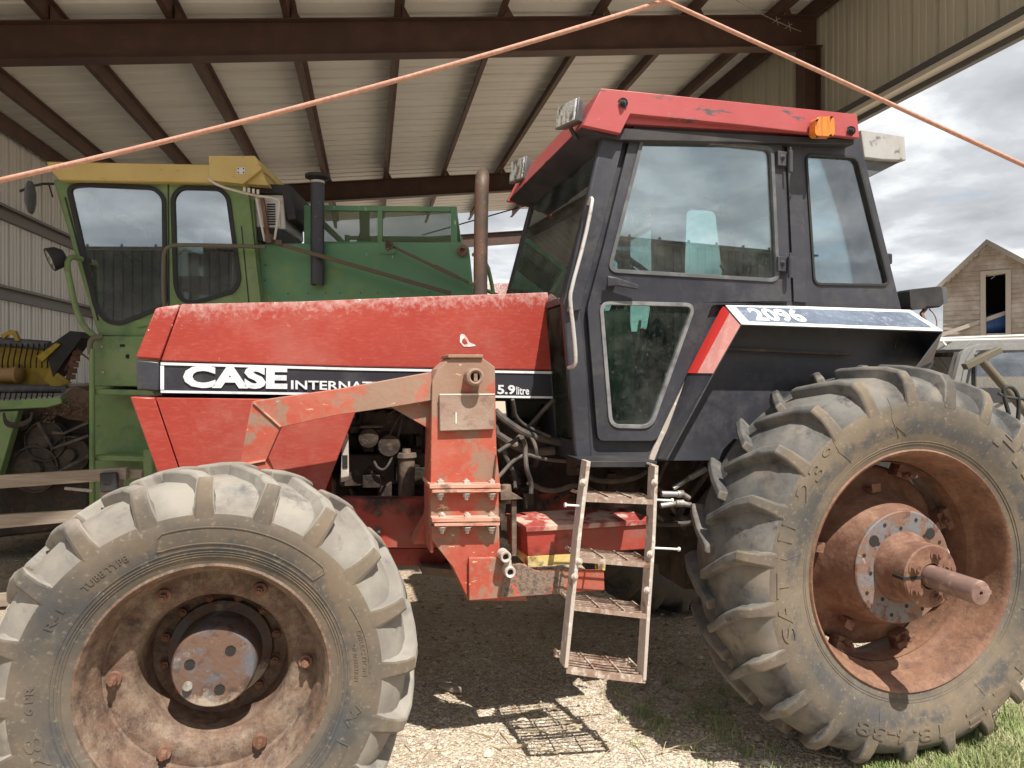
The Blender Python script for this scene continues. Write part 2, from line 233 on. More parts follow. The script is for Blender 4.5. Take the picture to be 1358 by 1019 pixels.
# ---------------------------------------------------------------- mesh builder
class MB:
    def __init__(b): b.v = []; b.f = []; b.mi = []; b.cur = 0
    def add(b, vs, fs):
        o = len(b.v); b.v += [tuple(x) for x in vs]; b.f += [tuple(i+o for i in f) for f in fs]; b.mi += [b.cur]*len(fs); return b
    def box(b, lo, hi):
        x0, y0, z0 = lo; x1, y1, z1 = hi
        return b.add([(x0,y0,z0),(x1,y0,z0),(x1,y1,z0),(x0,y1,z0),(x0,y0,z1),(x1,y0,z1),(x1,y1,z1),(x0,y1,z1)],
                     [(0,3,2,1),(4,5,6,7),(0,1,5,4),(1,2,6,5),(2,3,7,6),(3,0,4,7)])
    def obox(b, c, size, rot):
        sx, sy, sz = (k/2 for k in size); m = rot if isinstance(rot, Matrix) else Matrix.Rotation(rot, 3, 'Z')
        vs = [Vector(c)+m@Vector(p) for p in [(-sx,-sy,-sz),(sx,-sy,-sz),(sx,sy,-sz),(-sx,sy,-sz),(-sx,-sy,sz),(sx,-sy,sz),(sx,sy,sz),(-sx,sy,sz)]]
        return b.add(vs, [(0,3,2,1),(4,5,6,7),(0,1,5,4),(1,2,6,5),(2,3,7,6),(3,0,4,7)])
    def hexa(b, near, far):      # two corner loops of the same length joined
        n = len(near); vs = list(near)+list(far)
        return b.add(vs, [tuple(range(n)), tuple(range(2*n-1, n-1, -1))]+[(i, (i+1) % n+0, n+(i+1) % n, n+i) for i in range(n)])
    def prism(b, poly, q0, q1, holes=()):   # poly in (s,z), extruded along q
        loops = [list(poly)]+[list(h) for h in holes]
        tri = tessellate_polygon([[Vector((x, z, 0)) for x, z in l] for l in loops])
        flat = [p for l in loops for p in l]; n = len(flat)
        vs = [(x, q0, z) for x, z in flat]+[(x, q1, z) for x, z in flat]
        fs = [tuple(t) for t in tri]+[tuple(i+n for i in reversed(t)) for t in tri]
        o = 0
        for l in loops:
            k = len(l)
            for i in range(k): j = (i+1) % k; fs.append((o+i, o+j, o+j+n, o+i+n))
            o += k
        return b.add(vs, fs)
    def lathe(b, prof, c=(0, 0, 0), n=64, axis='y'):   # prof: (radius, along)
        k = len(prof); vs = []
        for i in range(n):
            t = 2*math.pi*i/n; ct, st = math.cos(t), math.sin(t)
            for r, a in prof:
                p = (r*ct, a, r*st) if axis == 'y' else ((r*ct, r*st, a) if axis == 'z' else (a, r*ct, r*st))
                vs.append((c[0]+p[0], c[1]+p[1], c[2]+p[2]))
        fs = []
        for i in range(n):
            j = (i+1) % n
            for m in range(k-1): fs.append((i*k+m, i*k+m+1, j*k+m+1, j*k+m))
        return b.add(vs, fs)
    def cyl(b, p0, p1, r0, r1=None, n=14, cap=True):
        p0 = Vector(p0); p1 = Vector(p1); r1 = r0 if r1 is None else r1
        d = (p1-p0).normalized(); x = d.orthogonal().normalized(); y = d.cross(x)
        vs = []
        for p, r in ((p0, r0), (p1, r1)):
            vs += [p+x*r*math.cos(2*math.pi*i/n)+y*r*math.sin(2*math.pi*i/n) for i in range(n)]
        fs = [(i, (i+1) % n, n+(i+1) % n, n+i) for i in range(n)]
        if cap: fs += [tuple(range(n-1, -1, -1)), tuple(range(n, 2*n))]
        return b.add(vs, fs)
    def tube(b, pts, r, n=10, smooth=0, closed=False):
        P = [Vector(p) for p in pts]
        for _ in range(smooth):
            Q = [P[0]]
            for i in range(len(P)-1): Q += [P[i]*.75+P[i+1]*.25, P[i]*.25+P[i+1]*.75]
            Q.append(P[-1]); P = Q
        rs = r if isinstance(r, (list, tuple)) else [r]*len(P)
        up = None; vs = []
        m = len(P)
        for i, p in enumerate(P):
            d = ((P[(i+1) % m]-P[i-1]) if closed else (P[min(i+1, m-1)]-P[max(i-1, 0)])).normalized()
            x = d.orthogonal().normalized() if up is None else (up-d*up.dot(d)).normalized()
            up = x; y = d.cross(x)
            vs += [p+x*rs[i]*math.cos(2*math.pi*k/n)+y*rs[i]*math.sin(2*math.pi*k/n) for k in range(n)]
        fs = []
        for i in range(m if closed else m-1):
            j = (i+1) % m
            fs += [(i*n+k, i*n+(k+1) % n, j*n+(k+1) % n, j*n+k) for k in range(n)]
        if not closed: fs += [tuple(range(n-1, -1, -1)), tuple(range((m-1)*n, m*n))]
        return b.add(vs, fs)
    def hexbolt(b, c, d, r=.012, h=.01, washer=True):
        c = Vector(c); d = Vector(d).normalized()
        if washer: b.cyl(c, c+d*.003, r*1.5, n=14)
        b.cyl(c, c+d*(h+.003), r, n=6); b.cyl(c, c+d*(h+.009), r*.5, n=8); return b
    def text(b, s, fn, off=.0, res=3):
        """fn(u,v,w): the letters' box as 0..1 each way, w the raise 0..1"""
        vs, fs, (w, h) = letters(s, off, res)
        return b.add([fn(x/w, y/h, z) for x, y, z in vs], fs)
    def build(b, name, m, parent=None, bevel=0, smooth=35, solid=0, loc=None, seg=2):
        me = bpy.data.meshes.new(name); me.from_pydata(b.v, [], b.f)
        mats = m if isinstance(m, (list, tuple)) else [m]
        for k in mats: me.materials.append(M[k] if isinstance(k, str) else k)
        if len(mats) > 1:
            for p, i in zip(me.polygons, b.mi): p.material_index = i
        bm = bmesh.new(); bm.from_mesh(me)
        bmesh.ops.remove_doubles(bm, verts=bm.verts, dist=1e-5)
        bmesh.ops.recalc_face_normals(bm, faces=bm.faces); bm.to_mesh(me); bm.free()
        for p in me.polygons: p.use_smooth = smooth > 0
        if smooth: me.set_sharp_from_angle(angle=R(smooth))
        o = bpy.data.objects.new(name, me); COL.objects.link(o)
        if parent: o.parent = parent
        if loc: o.location = loc
        if solid: s_ = o.modifiers.new('s', 'SOLIDIFY'); s_.thickness = solid; s_.offset = 0
        if bevel: v = o.modifiers.new('b', 'BEVEL'); v.width = bevel; v.segments = seg; v.limit_method = 'ANGLE'; v.angle_limit = R(32)
        return o
def split_build(b, name, m, parent=None, gap=.004, **kw):
    """each piece that stands apart becomes a part of its own"""
    par = list(range(len(b.v)))
    def find(i):
        while par[i] != i: par[i] = par[par[i]]; i = par[i]
        return i
    for f in b.f:
        for i in f[1:]: par[find(i)] = find(f[0])
    g = {}
    for i in range(len(b.v)): g.setdefault(find(i), []).append(i)
    boxes = [[set(ix), [min(b.v[i][k] for i in ix)-gap for k in range(3)], [max(b.v[i][k] for i in ix)+gap for k in range(3)]] for ix in g.values()]
    ch = True
    while ch:
        ch = False; out = []
        for bx in boxes:
            for o in out:
                if all(bx[1][k] <= o[2][k] and o[1][k] <= bx[2][k] for k in range(3)):
                    o[0] |= bx[0]; o[1] = [min(o[1][k], bx[1][k]) for k in range(3)]; o[2] = [max(o[2][k], bx[2][k]) for k in range(3)]; ch = True; break
            else: out.append(bx)
        boxes = out
    res = []
    for ix, _, _ in boxes:
        order = sorted(ix); mp = {i: n for n, i in enumerate(order)}; n_ = MB(); n_.v = [b.v[i] for i in order]; n_.f = [tuple(mp[i] for i in f) for f in b.f if f[0] in ix]; n_.mi = [0]*len(n_.f)
        res.append(n_.build(name, m, parent, **kw))
    return res
_lc = {}
def letters(s, off, res):
    k = (s, off, res)
    if k in _lc: return _lc[k]
    cu = bpy.data.curves.new('t', 'FONT'); cu.body = s; cu.size = 1; cu.extrude = .5; cu.offset = off; cu.resolution_u = res
    o = bpy.data.objects.new('t', cu); COL.objects.link(o); bpy.context.view_layer.update()
    dg = bpy.context.evaluated_depsgraph_get(); ev = o.evaluated_get(dg); me = ev.to_mesh()
    vs = [v.co.copy() for v in me.vertices]; fs = [tuple(p.vertices) for p in me.polygons]
    ev.to_mesh_clear(); bpy.data.objects.remove(o); bpy.data.curves.remove(cu)
    x0 = min(v.x for v in vs); x1 = max(v.x for v in vs); y0 = min(v.y for v in vs); y1 = max(v.y for v in vs)
    r = ([(v.x-x0, v.y-y0, v.z+.5) for v in vs], fs, (x1-x0, y1-y0)); _lc[k] = r; return r
def rounded(poly, r, n=5):
    out = []; m = len(poly); rr = r if isinstance(r, (list, tuple)) else [r]*m
    for i in range(m):
        p = Vector(poly[i]); a = Vector(poly[i-1])-p; c = Vector(poly[(i+1) % m])-p
        k = min(rr[i], a.length*.45, c.length*.45)
        A = p+a.normalized()*k; C = p+c.normalized()*k
        for j in range(n+1):
            t = j/n; out.append(tuple(A*(1-t)**2+p*2*t*(1-t)+C*t*t))
    return out
def inset(poly, d):
    """shrinks (d>0) a loop, by averaged edge normals"""
    m = len(poly); ar = sum(poly[i][0]*poly[(i+1) % m][1]-poly[(i+1) % m][0]*poly[i][1] for i in range(m)); sg = 1 if ar > 0 else -1
    out = []
    for i in range(m):
        a = (Vector(poly[i])-Vector(poly[i-1])); c = (Vector(poly[(i+1) % m])-Vector(poly[i]))
        if a.length < 1e-7: a = c
        if c.length < 1e-7: c = a
        a.normalize(); c.normalize(); n1 = Vector((-a.y, a.x))*sg; n2 = Vector((-c.y, c.x))*sg
        nn = n1+n2; nn = nn/max(.5, nn.length_squared/2) if nn.length > 1e-6 else n1
        out.append(tuple(Vector(poly[i])+nn*d))
    return out
def bil(c, off=0):
    """letters mapped on a quad: c = TL,TR,BR,BL"""
    TL, TR, BR, BL = (Vector(k) for k in c); nn = (TR-TL).cross(BL-TL).normalized()
    if nn.y > 0: nn = -nn
    return lambda u, v, w: (BL*(1-u)+BR*u)*(1-v)+(TL*(1-u)+TR*u)*v+nn*(off+w*.003)
def tag(o, label=None, cat=None, group=None, kind=None):
    if label: o['label'] = label
    if cat: o['category'] = cat
    if group: o['group'] = group
    if kind: o['kind'] = kind
    return o
def empty(name, loc, rz=0):
    o = bpy.data.objects.new(name, None); COL.objects.link(o); o.location = loc; o.rotation_euler = (0, 0, rz); o.empty_display_size = .2; return o
def copy_tree(o, parent=None):
    c = o.copy(); COL.objects.link(c)
    if parent is not None: c.parent = parent
    for ch in [k for k in bpy.data.objects if k.parent == o]: copy_tree(ch, c)
    return c

# ---------------------------------------------------------------- camera, light, sky
cam = bpy.data.objects.new('camera', bpy.data.cameras.new('camera')); COL.objects.link(cam); sc.camera = cam
cam.location = (0, 0, EYE); cam.rotation_euler = (R(90), 0, 0)
cam.data.sensor_width = 36; cam.data.lens = F/1358*36; cam.data.shift_y = -12.5/1358; cam.data.clip_end = 3000; cam.data.clip_start = .05
trav = Vector((-.30, .50, -1)).normalized()
sun = bpy.data.objects.new('sun', bpy.data.lights.new('sun', 'SUN')); COL.objects.link(sun)
sun.data.energy = 4.3; sun.data.angle = R(.5); sun.data.color = (1, .95, .87)
sun.rotation_euler = trav.to_track_quat('-Z', 'Y').to_euler()
to = -trav; elev = math.asin(to.z); az = math.atan2(to.x, to.y)
w = bpy.data.worlds.new('World'); sc.world = w; w.use_nodes = True
nt = w.node_tree; N = nt.nodes; K = nt.links; bg = N['Background']; bg.inputs[1].default_value = .1
sky = N.new('ShaderNodeTexSky'); sky.sky_type = 'NISHITA'; sky.sun_disc = False; sky.sun_elevation = elev; sky.sun_rotation = az
tc = N.new('ShaderNodeTexCoord'); sp = N.new('ShaderNodeSeparateXYZ'); K.new(tc.outputs['Generated'], sp.inputs[0])
def wm(op, a, b=None, clamp=False):
    n = N.new('ShaderNodeMath'); n.operation = op; n.use_clamp = clamp
    for i, v in enumerate((a, b)):
        if v is None: continue
        if isinstance(v, (int, float)): n.inputs[i].default_value = v
        else: K.new(v, n.inputs[i])
    return n.outputs[0]
zz = wm('ADD', wm('MAXIMUM', sp.outputs[2], 0), .22)
cv = N.new('ShaderNodeCombineXYZ'); K.new(wm('DIVIDE', sp.outputs[0], zz), cv.inputs[0]); K.new(wm('DIVIDE', sp.outputs[1], zz), cv.inputs[1]); cv.inputs[2].default_value = 3.7
def wnoise(scale, det, ro, dist=0, loc=(0, 0, 0)):
    mp = N.new('ShaderNodeMapping'); mp.inputs['Location'].default_value = loc; K.new(cv.outputs[0], mp.inputs[0])
    t = N.new('ShaderNodeTexNoise'); t.inputs['Scale'].default_value = scale; t.inputs['Detail'].default_value = det; t.inputs['Roughness'].default_value = ro; t.inputs['Distortion'].default_value = dist
    K.new(mp.outputs[0], t.inputs['Vector']); return t.outputs['Fac']
n1 = wnoise(1.15, 9, .55, .3, (2.3, 1.1, 0)); n2 = wnoise(2.6, 10, .55, .2, (5, 2, 1))
cr = N.new('ShaderNodeValToRGB'); K.new(n2, cr.inputs[0])
e = cr.color_ramp.elements; e[0].position = .30; e[0].color = (2.7, 2.85, 3.05, 1); e[1].position = .72; e[1].color = (7.8, 7.85, 7.9, 1)
k = cr.color_ramp.elements.new(.5); k.color = (4.0, 4.15, 4.35, 1)
cov = N.new('ShaderNodeMapRange'); cov.inputs[1].default_value = .27; cov.inputs[2].default_value = .42; K.new(n1, cov.inputs[0])
mx = N.new('ShaderNodeMix'); mx.data_type = 'RGBA'; K.new(cov.outputs[0], mx.inputs[0]); K.new(sky.outputs[0], mx.inputs[6]); K.new(cr.outputs[0], mx.inputs[7])
K.new(mx.outputs[2], bg.inputs[0])
sc.view_settings.view_transform = 'Standard'; sc.view_settings.look = 'None'; sc.view_settings.gamma = 1; sc.view_settings.exposure = .8
# ---------------------------------------------------------------- ground
def ground_mat():
    m = bpy.data.materials.new('gravel_and_dirt'); m.use_nodes = True; nt = m.node_tree; N = nt.nodes; K = nt.links
    b = N['Principled BSDF']; b.inputs['Roughness'].default_value = .95; b.inputs['Specular IOR Level'].default_value = .2
    tc = N.new('ShaderNodeTexCoord')
    def noise(s, d=6, r=.6):
        t = N.new('ShaderNodeTexNoise'); t.inputs['Scale'].default_value = s; t.inputs['Detail'].default_value = d; t.inputs['Roughness'].default_value = r; K.new(tc.outputs['Object'], t.inputs['Vector']); return t.outputs['Fac']
    def ramp(f, *st):
        c = N.new('ShaderNodeValToRGB'); K.new(f, c.inputs[0]); e = c.color_ramp.elements
        e[0].position, e[0].color = st[0][0], (*st[0][1], 1); e[1].position, e[1].color = st[-1][0], (*st[-1][1], 1)
        for p, k in st[1:-1]: e.new(p).color = (*k, 1)
        return c.outputs[0]
    v = N.new('ShaderNodeTexVoronoi'); v.inputs['Scale'].default_value = 75; K.new(tc.outputs['Object'], v.inputs['Vector'])
    sepc = N.new('ShaderNodeSeparateColor'); K.new(v.outputs['Color'], sepc.inputs[0])
    stones = ramp(sepc.outputs[0], (0, (.29, .235, .17)), (.35, (.46, .385, .295)), (.75, (.57, .49, .39)), (1, (.72, .66, .56)))
    dirt = ramp(noise(24, 9, .75), (.3, (.22, .16, .11)), (.5, (.36, .28, .20)), (.72, (.52, .43, .33)))
    mk = N.new('ShaderNodeMapRange'); K.new(noise(1.3, 7), mk.inputs[0]); mk.inputs[1].default_value = .42; mk.inputs[2].default_value = .60
    sp = N.new('ShaderNodeSeparateXYZ'); K.new(tc.outputs['Object'], sp.inputs[0])
    dm = N.new('ShaderNodeMapRange'); K.new(sp.outputs[1], dm.inputs[0]); dm.inputs[1].default_value = 3.6; dm.inputs[2].default_value = 5.2
    ad = N.new('ShaderNodeMath'); ad.operation = 'ADD'; ad.use_clamp = True; K.new(mk.outputs[0], ad.inputs[0]); K.new(dm.outputs[0], ad.inputs[1])
    m8 = N.new('ShaderNodeMath'); m8.operation = 'MULTIPLY'; m8.inputs[1].default_value = .6; K.new(ad.outputs[0], m8.inputs[0])
    mx = N.new('ShaderNodeMix'); mx.data_type = 'RGBA'; K.new(m8.outputs[0], mx.inputs[0]); K.new(stones, mx.inputs[6]); K.new(dirt, mx.inputs[7])
    K.new(mx.outputs[2], b.inputs['Base Color'])
    bp = N.new('ShaderNodeBump'); bp.inputs['Distance'].default_value = .012; bp.inputs['Strength'].default_value = .9; bp.invert = True; K.new(v.outputs['Distance'], bp.inputs['Height'])
    b2 = N.new('ShaderNodeBump'); b2.inputs['Distance'].default_value = .05; b2.inputs['Strength'].default_value = .5; K.new(noise(9, 8, .7), b2.inputs['Height']); K.new(bp.outputs[0], b2.inputs['Normal'])
    K.new(b2.outputs[0], b.inputs['Normal'])
    return m
GM = ground_mat()
from mathutils import noise as mn
def gz(x, y):
    d = max(0, 1-max(abs(x)/9, abs(y-6)/9))
    return d*(.022*mn.noise(Vector((x*1.1, y*1.1, 0)))+.010*mn.noise(Vector((x*4, y*4, 3)))) - .006
g = MB(); n = 150; xs = [-9+18*i/n for i in range(n+1)]; ys = [-3+18*i/n for i in range(n+1)]
xs = [-600, -60, -20]+xs+[20, 60, 600]; ys = [-600, -60, -15]+ys+[25, 80, 900]
W_ = len(xs)
g.add([(x, y, gz(x, y)) for y in ys for x in xs], [(j*W_+i, j*W_+i+1, (j+1)*W_+i+1, (j+1)*W_+i) for j in range(len(ys)-1) for i in range(W_-1)])
tag(g.build('ground', GM, smooth=60), kind='structure')
# low grassy rise on the horizon
h = MB(); hv = []
for i in range(61):
    a = R(-75+150*i/60); r = 420; z = 5+5*mn.noise(Vector((i*.3, 0, 0)))
    hv += [(r*math.sin(a), r*math.cos(a), -2), (r*1.04*math.sin(a), r*1.04*math.cos(a), z), (r*1.3*math.sin(a), r*1.3*math.cos(a), -2)]
h.add(hv, [(i*3+k, i*3+k+1, i*3+k+4, i*3+k+3) for i in range(60) for k in (0, 1)])
tag(h.build('hills', mat('distant_green', (.10, .14, .06), .9, layers=[dict(c=(.16, .17, .09), s=.05, lo=.4, hi=.6)]), smooth=60), kind='structure')
# stones
rs = random.Random(3)
def pebbles(name, N_, area, size, m):
    p = MB()
    for _ in range(N_):
        x, y = area(); r = size*(.4+rs.random()**2*1.6); a = rs.random()*6.3; sx = r*(.8+.6*rs.random()); sy = r*(.6+.5*rs.random()); szz = r*(.35+.35*rs.random())
        z = gz(x, y)+szz*.3; vs = []
        for k in range(5):
            t = a+k*1.2566+rs.uniform(-.25, .25); vs.append((x+sx*math.cos(t)*math.cos(a)-sy*math.sin(t)*math.sin(a), y+sx*math.cos(t)*math.sin(a)+sy*math.sin(t)*math.cos(a), z+rs.uniform(-.2, .2)*szz))
        vs += [(x+rs.uniform(-.3, .3)*sx, y+rs.uniform(-.3, .3)*sy, z+szz)]
        p.add(vs, [(k, (k+1) % 5, 5) for k in range(5)])
    return tag(p.build(name, m, smooth=0), kind='stuff')
def near_area():
    y = 2.6+1.9*rs.random()**.9; return rs.uniform(-.9, 2.0)*y/2.9+.1, y
pebbles('gravel', 26000, near_area, .0062, M['stonem'])
def far_area():
    y = rs.uniform(3.2, 8.5); return rs.uniform(-.8, .6)*y, y
def big_area():
    y = rs.uniform(2.8, 5.2); return rs.uniform(-.5, .75)*y, y
pebbles('larger_stones', 260, big_area, .016, M['stonem'])
pebbles('loose_stones', 4000, far_area, .010, M['litter'])
st = MB()
for _ in range(2600):
    x, y = (rs.uniform(-.8, .75), 0); y = 3.0+5.5*rs.random(); x *= y; a = rs.random()*6.3; l = rs.uniform(.02, .09); z = gz(x, y)+.004+rs.random()*.012
    dx, dy = l*math.cos(a), l*math.sin(a); wd = .0014; st.add([(x-dx, y-dy, z), (x-dx+wd, y-dy+wd, z+.002), (x+dx, y+dy, z+rs.uniform(0, .015)), (x+dx+wd, y+dy-wd, z)], [(0, 1, 2), (0, 2, 3), (0, 3, 1)])
tag(st.build('straw_litter', M['strawm'], smooth=0), kind='stuff')
# grass
gr = MB()
def blade(x, y, hh, wd, lean, a):
    z = gz(x, y)-.005; ca, sa = math.cos(a), math.sin(a); px, py = -sa*wd, ca*wd; vs = []
    for k, t in enumerate((0, .4, .75)):
        ox = lean*hh*t*t; w2 = 1-t*.6; vs += [(x+ca*ox-px*w2, y+sa*ox-py*w2, z+hh*t*(1-.25*lean*t)), (x+ca*ox+px*w2, y+sa*ox+py*w2, z+hh*t*(1-.25*lean*t))]
    vs.append((x+ca*lean*hh, y+sa*lean*hh, z+hh*(1-.3*lean)))
    gr.add(vs, [(0, 1, 3, 2), (2, 3, 5, 4), (4, 5, 6)])
def clump(cx, cy, n, rad, hh):
    for _ in range(n):
        a = rs.random()*6.3; r = rad*rs.random()**.7
        blade(cx+r*math.cos(a), cy+r*math.sin(a), hh*rs.uniform(.4, 1.1), rs.uniform(.0012, .0026), rs.uniform(.1, .9), rs.random()*6.3)
for _ in range(420):                                  # lush strip in front of the rear tyre
    t = rs.random(); y = 2.78+rs.random()*(.10+.62*t*t); x = (1150+215*t-CX)/F*y
    if t < .35 and rs.random() < .5: continue
    clump(x, y, 24, .06, .07+.05*t)
for _ in range(30): clump(rs.uniform(.45, 1.15), rs.uniform(3.0, 3.75), 22, .05, .06)
for _ in range(9): clump(rs.uniform(.5, 1.05), rs.uniform(3.05, 3.5), 40, .07, .065)
for _ in range(30): clump(rs.uniform(.75, 1.3), rs.uniform(2.78, 2.95), 8, .03, .05)
for _ in range(30): clump(rs.uniform(1.9, 3.6), rs.uniform(3.4, 6), 20, .08, .08)
tag(gr.build('grass', M['grassm'], smooth=0), kind='stuff')
# a stone, a dry twig
sv = MB(); sv.lathe([(0, -.075), (.013, -.07), (.019, -.03), (.021, .02), (.014, .065), (0, .07)], n=9, axis='x')
o = sv.build('stick', M['wood']); o.location = (-.31, 3.62, .022); o.rotation_euler = (0, 0, R(-28)); tag(o, 'short stubby piece of grey wood lying on shaded dirt under the tractor', 'stick')
tw = MB(); tw.tube([(0, 0, .01), (.10, .03, .03), (.17, .04, .03), (.24, .075, .05)], .0022, 5, 1); tw.tube([(.06, .018, .02), (.13, -.02, .025), (.22, -.03, .03)], .0017, 5, 1); tw.tube([(.02, .0, .01), (.05, .06, .04), (.09, .10, .06)], .0015, 5, 1)
o = tw.build('twig', M['strawm']); o.location = (.62, 3.02, 0); tag(o, 'thin dry forked twig lying in the grass beside the big rear tyre', 'twig')

# ---------------------------------------------------------------- shed
SH = Frame(11.3, .3, 13.0)
shed = empty('metal_shed', SH.world(), SH.a)
tag(shed, 'large open-sided metal shed with cream roof sheets over dark red steel beams', 'shed')
s0, q0 = SH.sB, SH.qB
WL, WR = -5.30, 5.86
def rz(w): return 5.36+.106*(w+3.86)       # top of the rafters
def lp(w, v, z): return (w-s0, v-q0, z)
D = [8.5, 15.5, 22.5]; VF, VB = 2.6, 20.3
for i, d in enumerate(D):
    b = MB(); hh = .42 if i == 0 else .40
    def sl(wa, wb, zt, zb, v0, v1): b.hexa([lp(wa, v0, rz(wa)+zb), lp(wb, v0, rz(wb)+zb), lp(wb, v0, rz(wb)+zt), lp(wa, v0, rz(wa)+zt)], [lp(wa, v1, rz(wa)+zb), lp(wb, v1, rz(wb)+zb), lp(wb, v1, rz(wb)+zt), lp(wa, v1, rz(wa)+zt)])
    sl(WL, WR-.02, 0, -.014, d-.09, d+.09); sl(WL, WR-.02, -hh+.014, -hh, d-.09, d+.09); sl(WL, WR-.02, -.0145, -hh+.0145, d-.005, d+.005)
    b.build('roof_beam', 'iron', shed)
    for wx in (WL+.16, WR-.14):
        c = MB(); top = rz(wx)-hh-.003
        c.box(lp(wx-.12, d-.1, -.02), lp(wx-.106, d+.1, top)); c.box(lp(wx+.106, d-.1, -.02), lp(wx+.12, d+.1, top)); c.box(lp(wx-.1055, d-.006, -.02), lp(wx+.1055, d+.006, top))
        c.box(lp(wx-.14, d-.12, top), lp(wx+.14, d+.12, top+.012))
        c.build('column', 'iron', shed)
for k in range(-4, 5):
    wx = .338+1.24*k
    b = MB(); z = rz(wx)
    b.box(lp(wx-.005, VF, z+.003), lp(wx+.005, VB, z+.215)); b.box(lp(wx-.065, VF, z+.003), lp(wx-.0055, VB, z+.012)); b.box(lp(wx+.0055, VF, z+.2), lp(wx+.065, VB, z+.214))
    b.build('purlin', 'purlin', shed)
    c = MB()
    for d in D[:2]:
        c.box(lp(wx+.02, d-.07, z+.002), lp(wx+.028, d+.07, z+.17)); c.hexbolt(lp(wx+.03, d, z+.10), (1, 0, 0), .012)
        c.hexa([lp(wx+.03, d-.09, z), lp(wx+.13, d-.09, z), lp(wx+.03, d-.09, z+.17)], [lp(wx+.03, d-.08, z), lp(wx+.13, d-.08, z), lp(wx+.03, d-.08, z+.17)])
    split_build(c, 'purlin_clip', 'iron', shed)
for wx in (WL+.04, WR-.06):
    b = MB(); z = rz(wx); b.box(lp(wx-.04, VF, z-.02), lp(wx+.04, VB, z+.20)); b.build('eave_strut', 'iron' if wx > 0 else 'purlin', shed, bevel=.004)
# ribbed sheets: ribs stand along one direction
def ribbed(mb, a0, a1, fn, rib=.37, hgt=.052, minor=True):
    xs = []; x = a0; i = 0
    while x < a1:
        for dx, hz in ((0, 0), (.022, hgt), (.050, hgt), (.072, 0)) + (((.150, 0), (.158, .010), (.180, .010), (.188, 0), (.254, 0), (.262, .010), (.284, .010), (.292, 0)) if minor else ()):
            xs.append((x+dx, hz))
        x += rib
    vs = []
    for a, hz in xs: vs += [fn(a, 0, hz), fn(a, 1, hz)]
    mb.add(vs, [(2*i, 2*i+1, 2*i+3, 2*i+2) for i in range(len(xs)-1)])
b = MB()
for i in range(6):                    # roof sheets laid in runs, each lapping the last
    wa = WL-.25+i*1.95; wb = wa+2.02
    ribbed(b, VF-.05, VB+.05, lambda a, t, hz, wa=wa, wb=wb, i=i: lp(wa+(wb-wa)*t, a, rz(wa+(wb-wa)*t)+.222+hz+.004*(i % 2)), rib=.31, minor=False)
b.build('roof_sheeting', 'roofsheet', shed, smooth=0)
b = MB(); ribbed(b, 5.1, 22.6, lambda a, t, hz: lp(WL-.12-hz, a, -.02+(rz(WL)+.2)*t)); b.build('left_wall_sheeting', 'wallsheet', shed, smooth=0)
for z in (1.35, 2.84, 4.03):
    b = MB(); b.box(lp(WL-.11, 5.1, z-.10), lp(WL-.10, 22.5, z+.10)); b.box(lp(WL-.0995, 5.1, z+.09), lp(WL+.03, 22.5, z+.10)); b.box(lp(WL-.0995, 5.1, z-.10), lp(WL-.04, 22.5, z-.09)); b.box(lp(WL+.02, 5.1, z+.06), lp(WL+.03, 22.5, z+.0895))
    b.build('girt', 'girt', shed)
b = MB(); ribbed(b, VF+.2, 22.6, lambda a, t, hz: lp(WR+.06+hz, a, 4.92+(rz(WR)+.2-4.92)*t)); b.build('right_wall_sheeting', 'panelsheet', shed, smooth=0)
b = MB(); b.box(lp(WR-.10, VF+.1, 4.80), lp(WR+.03, 22.6, 4.86)); b.build('header_channel', 'trim', shed, bevel=.004)
b = MB(); b.box(lp(WR+.034, VF+.1, 4.74), lp(WR+.11, 22.6, 4.95)); b.box(lp(WR-.11, VF+.1, 4.865), lp(WR+.03, 22.6, 4.93)); b.build('header_trim', 'trimdark', shed, bevel=.004)
b = MB(); b.box(lp(WL-.3, VF-.12, rz(WL)+.0), lp(WL-.29, VB, rz(WL)+.2)); b.build('gutter', 'trim', shed)
# thin wire by the column
wr = MB(); P0, P1 = SH.P(955, -12, 7.6), SH.P(1062, 42, 8.38)
pts = [P0.lerp(P1, t/6)+Vector((0, 0, -.03*math.sin(math.pi*t/6))) for t in range(7)]
wr.tube(pts, .005, 5); 
for t in (4, 5):
    wr.cyl(pts[t]+Vector((0, 0, .06)), pts[t]+Vector((.03, 0, -.06)), .004, n=5); wr.cyl(pts[t]+Vector((.05, 0, .04)), pts[t]+Vector((-.05, 0, -.03)), .004, n=5)
wr.build('wire', 'bolt', shed)
b = MB(); b.cyl(SH.P(560, 312, 20.0), SH.P(760, 255, 19.0), .018, n=6); b.build('brace_cable', 'dark', shed)

# ---------------------------------------------------------------- the shed over the yard, which the glass mirrors
y_ = empty('long_shed', (1, -16, 0), R(4)); tag(y_, 'long dark shed across the yard, mirrored in the tractor door glass', 'shed')
b = MB(); ribbed(b, -32, 22, lambda a, t, hz: (a, hz, -.05+6.5*t), minor=False); b.build('wall', mat('dark_brown_sheet', (.06, .06, .055), .7), y_, smooth=0)
b = MB(); b.hexa([(-32.4, .35, 6.45), (22.4, .35, 6.45), (22.4, -4, 6.8), (-32.4, -4, 6.8)], [(-32.4, .35, 6.53), (22.4, .35, 6.53), (22.4, -4, 6.88), (-32.4, -4, 6.88)])
for k in range(40): b.box((-31+k*1.3, .3, 6.535), (-30.93+k*1.3, .36, 6.62))
b.build('roof', mat('dark_sheet_roof', (.07, .07, .07), .8), y_)
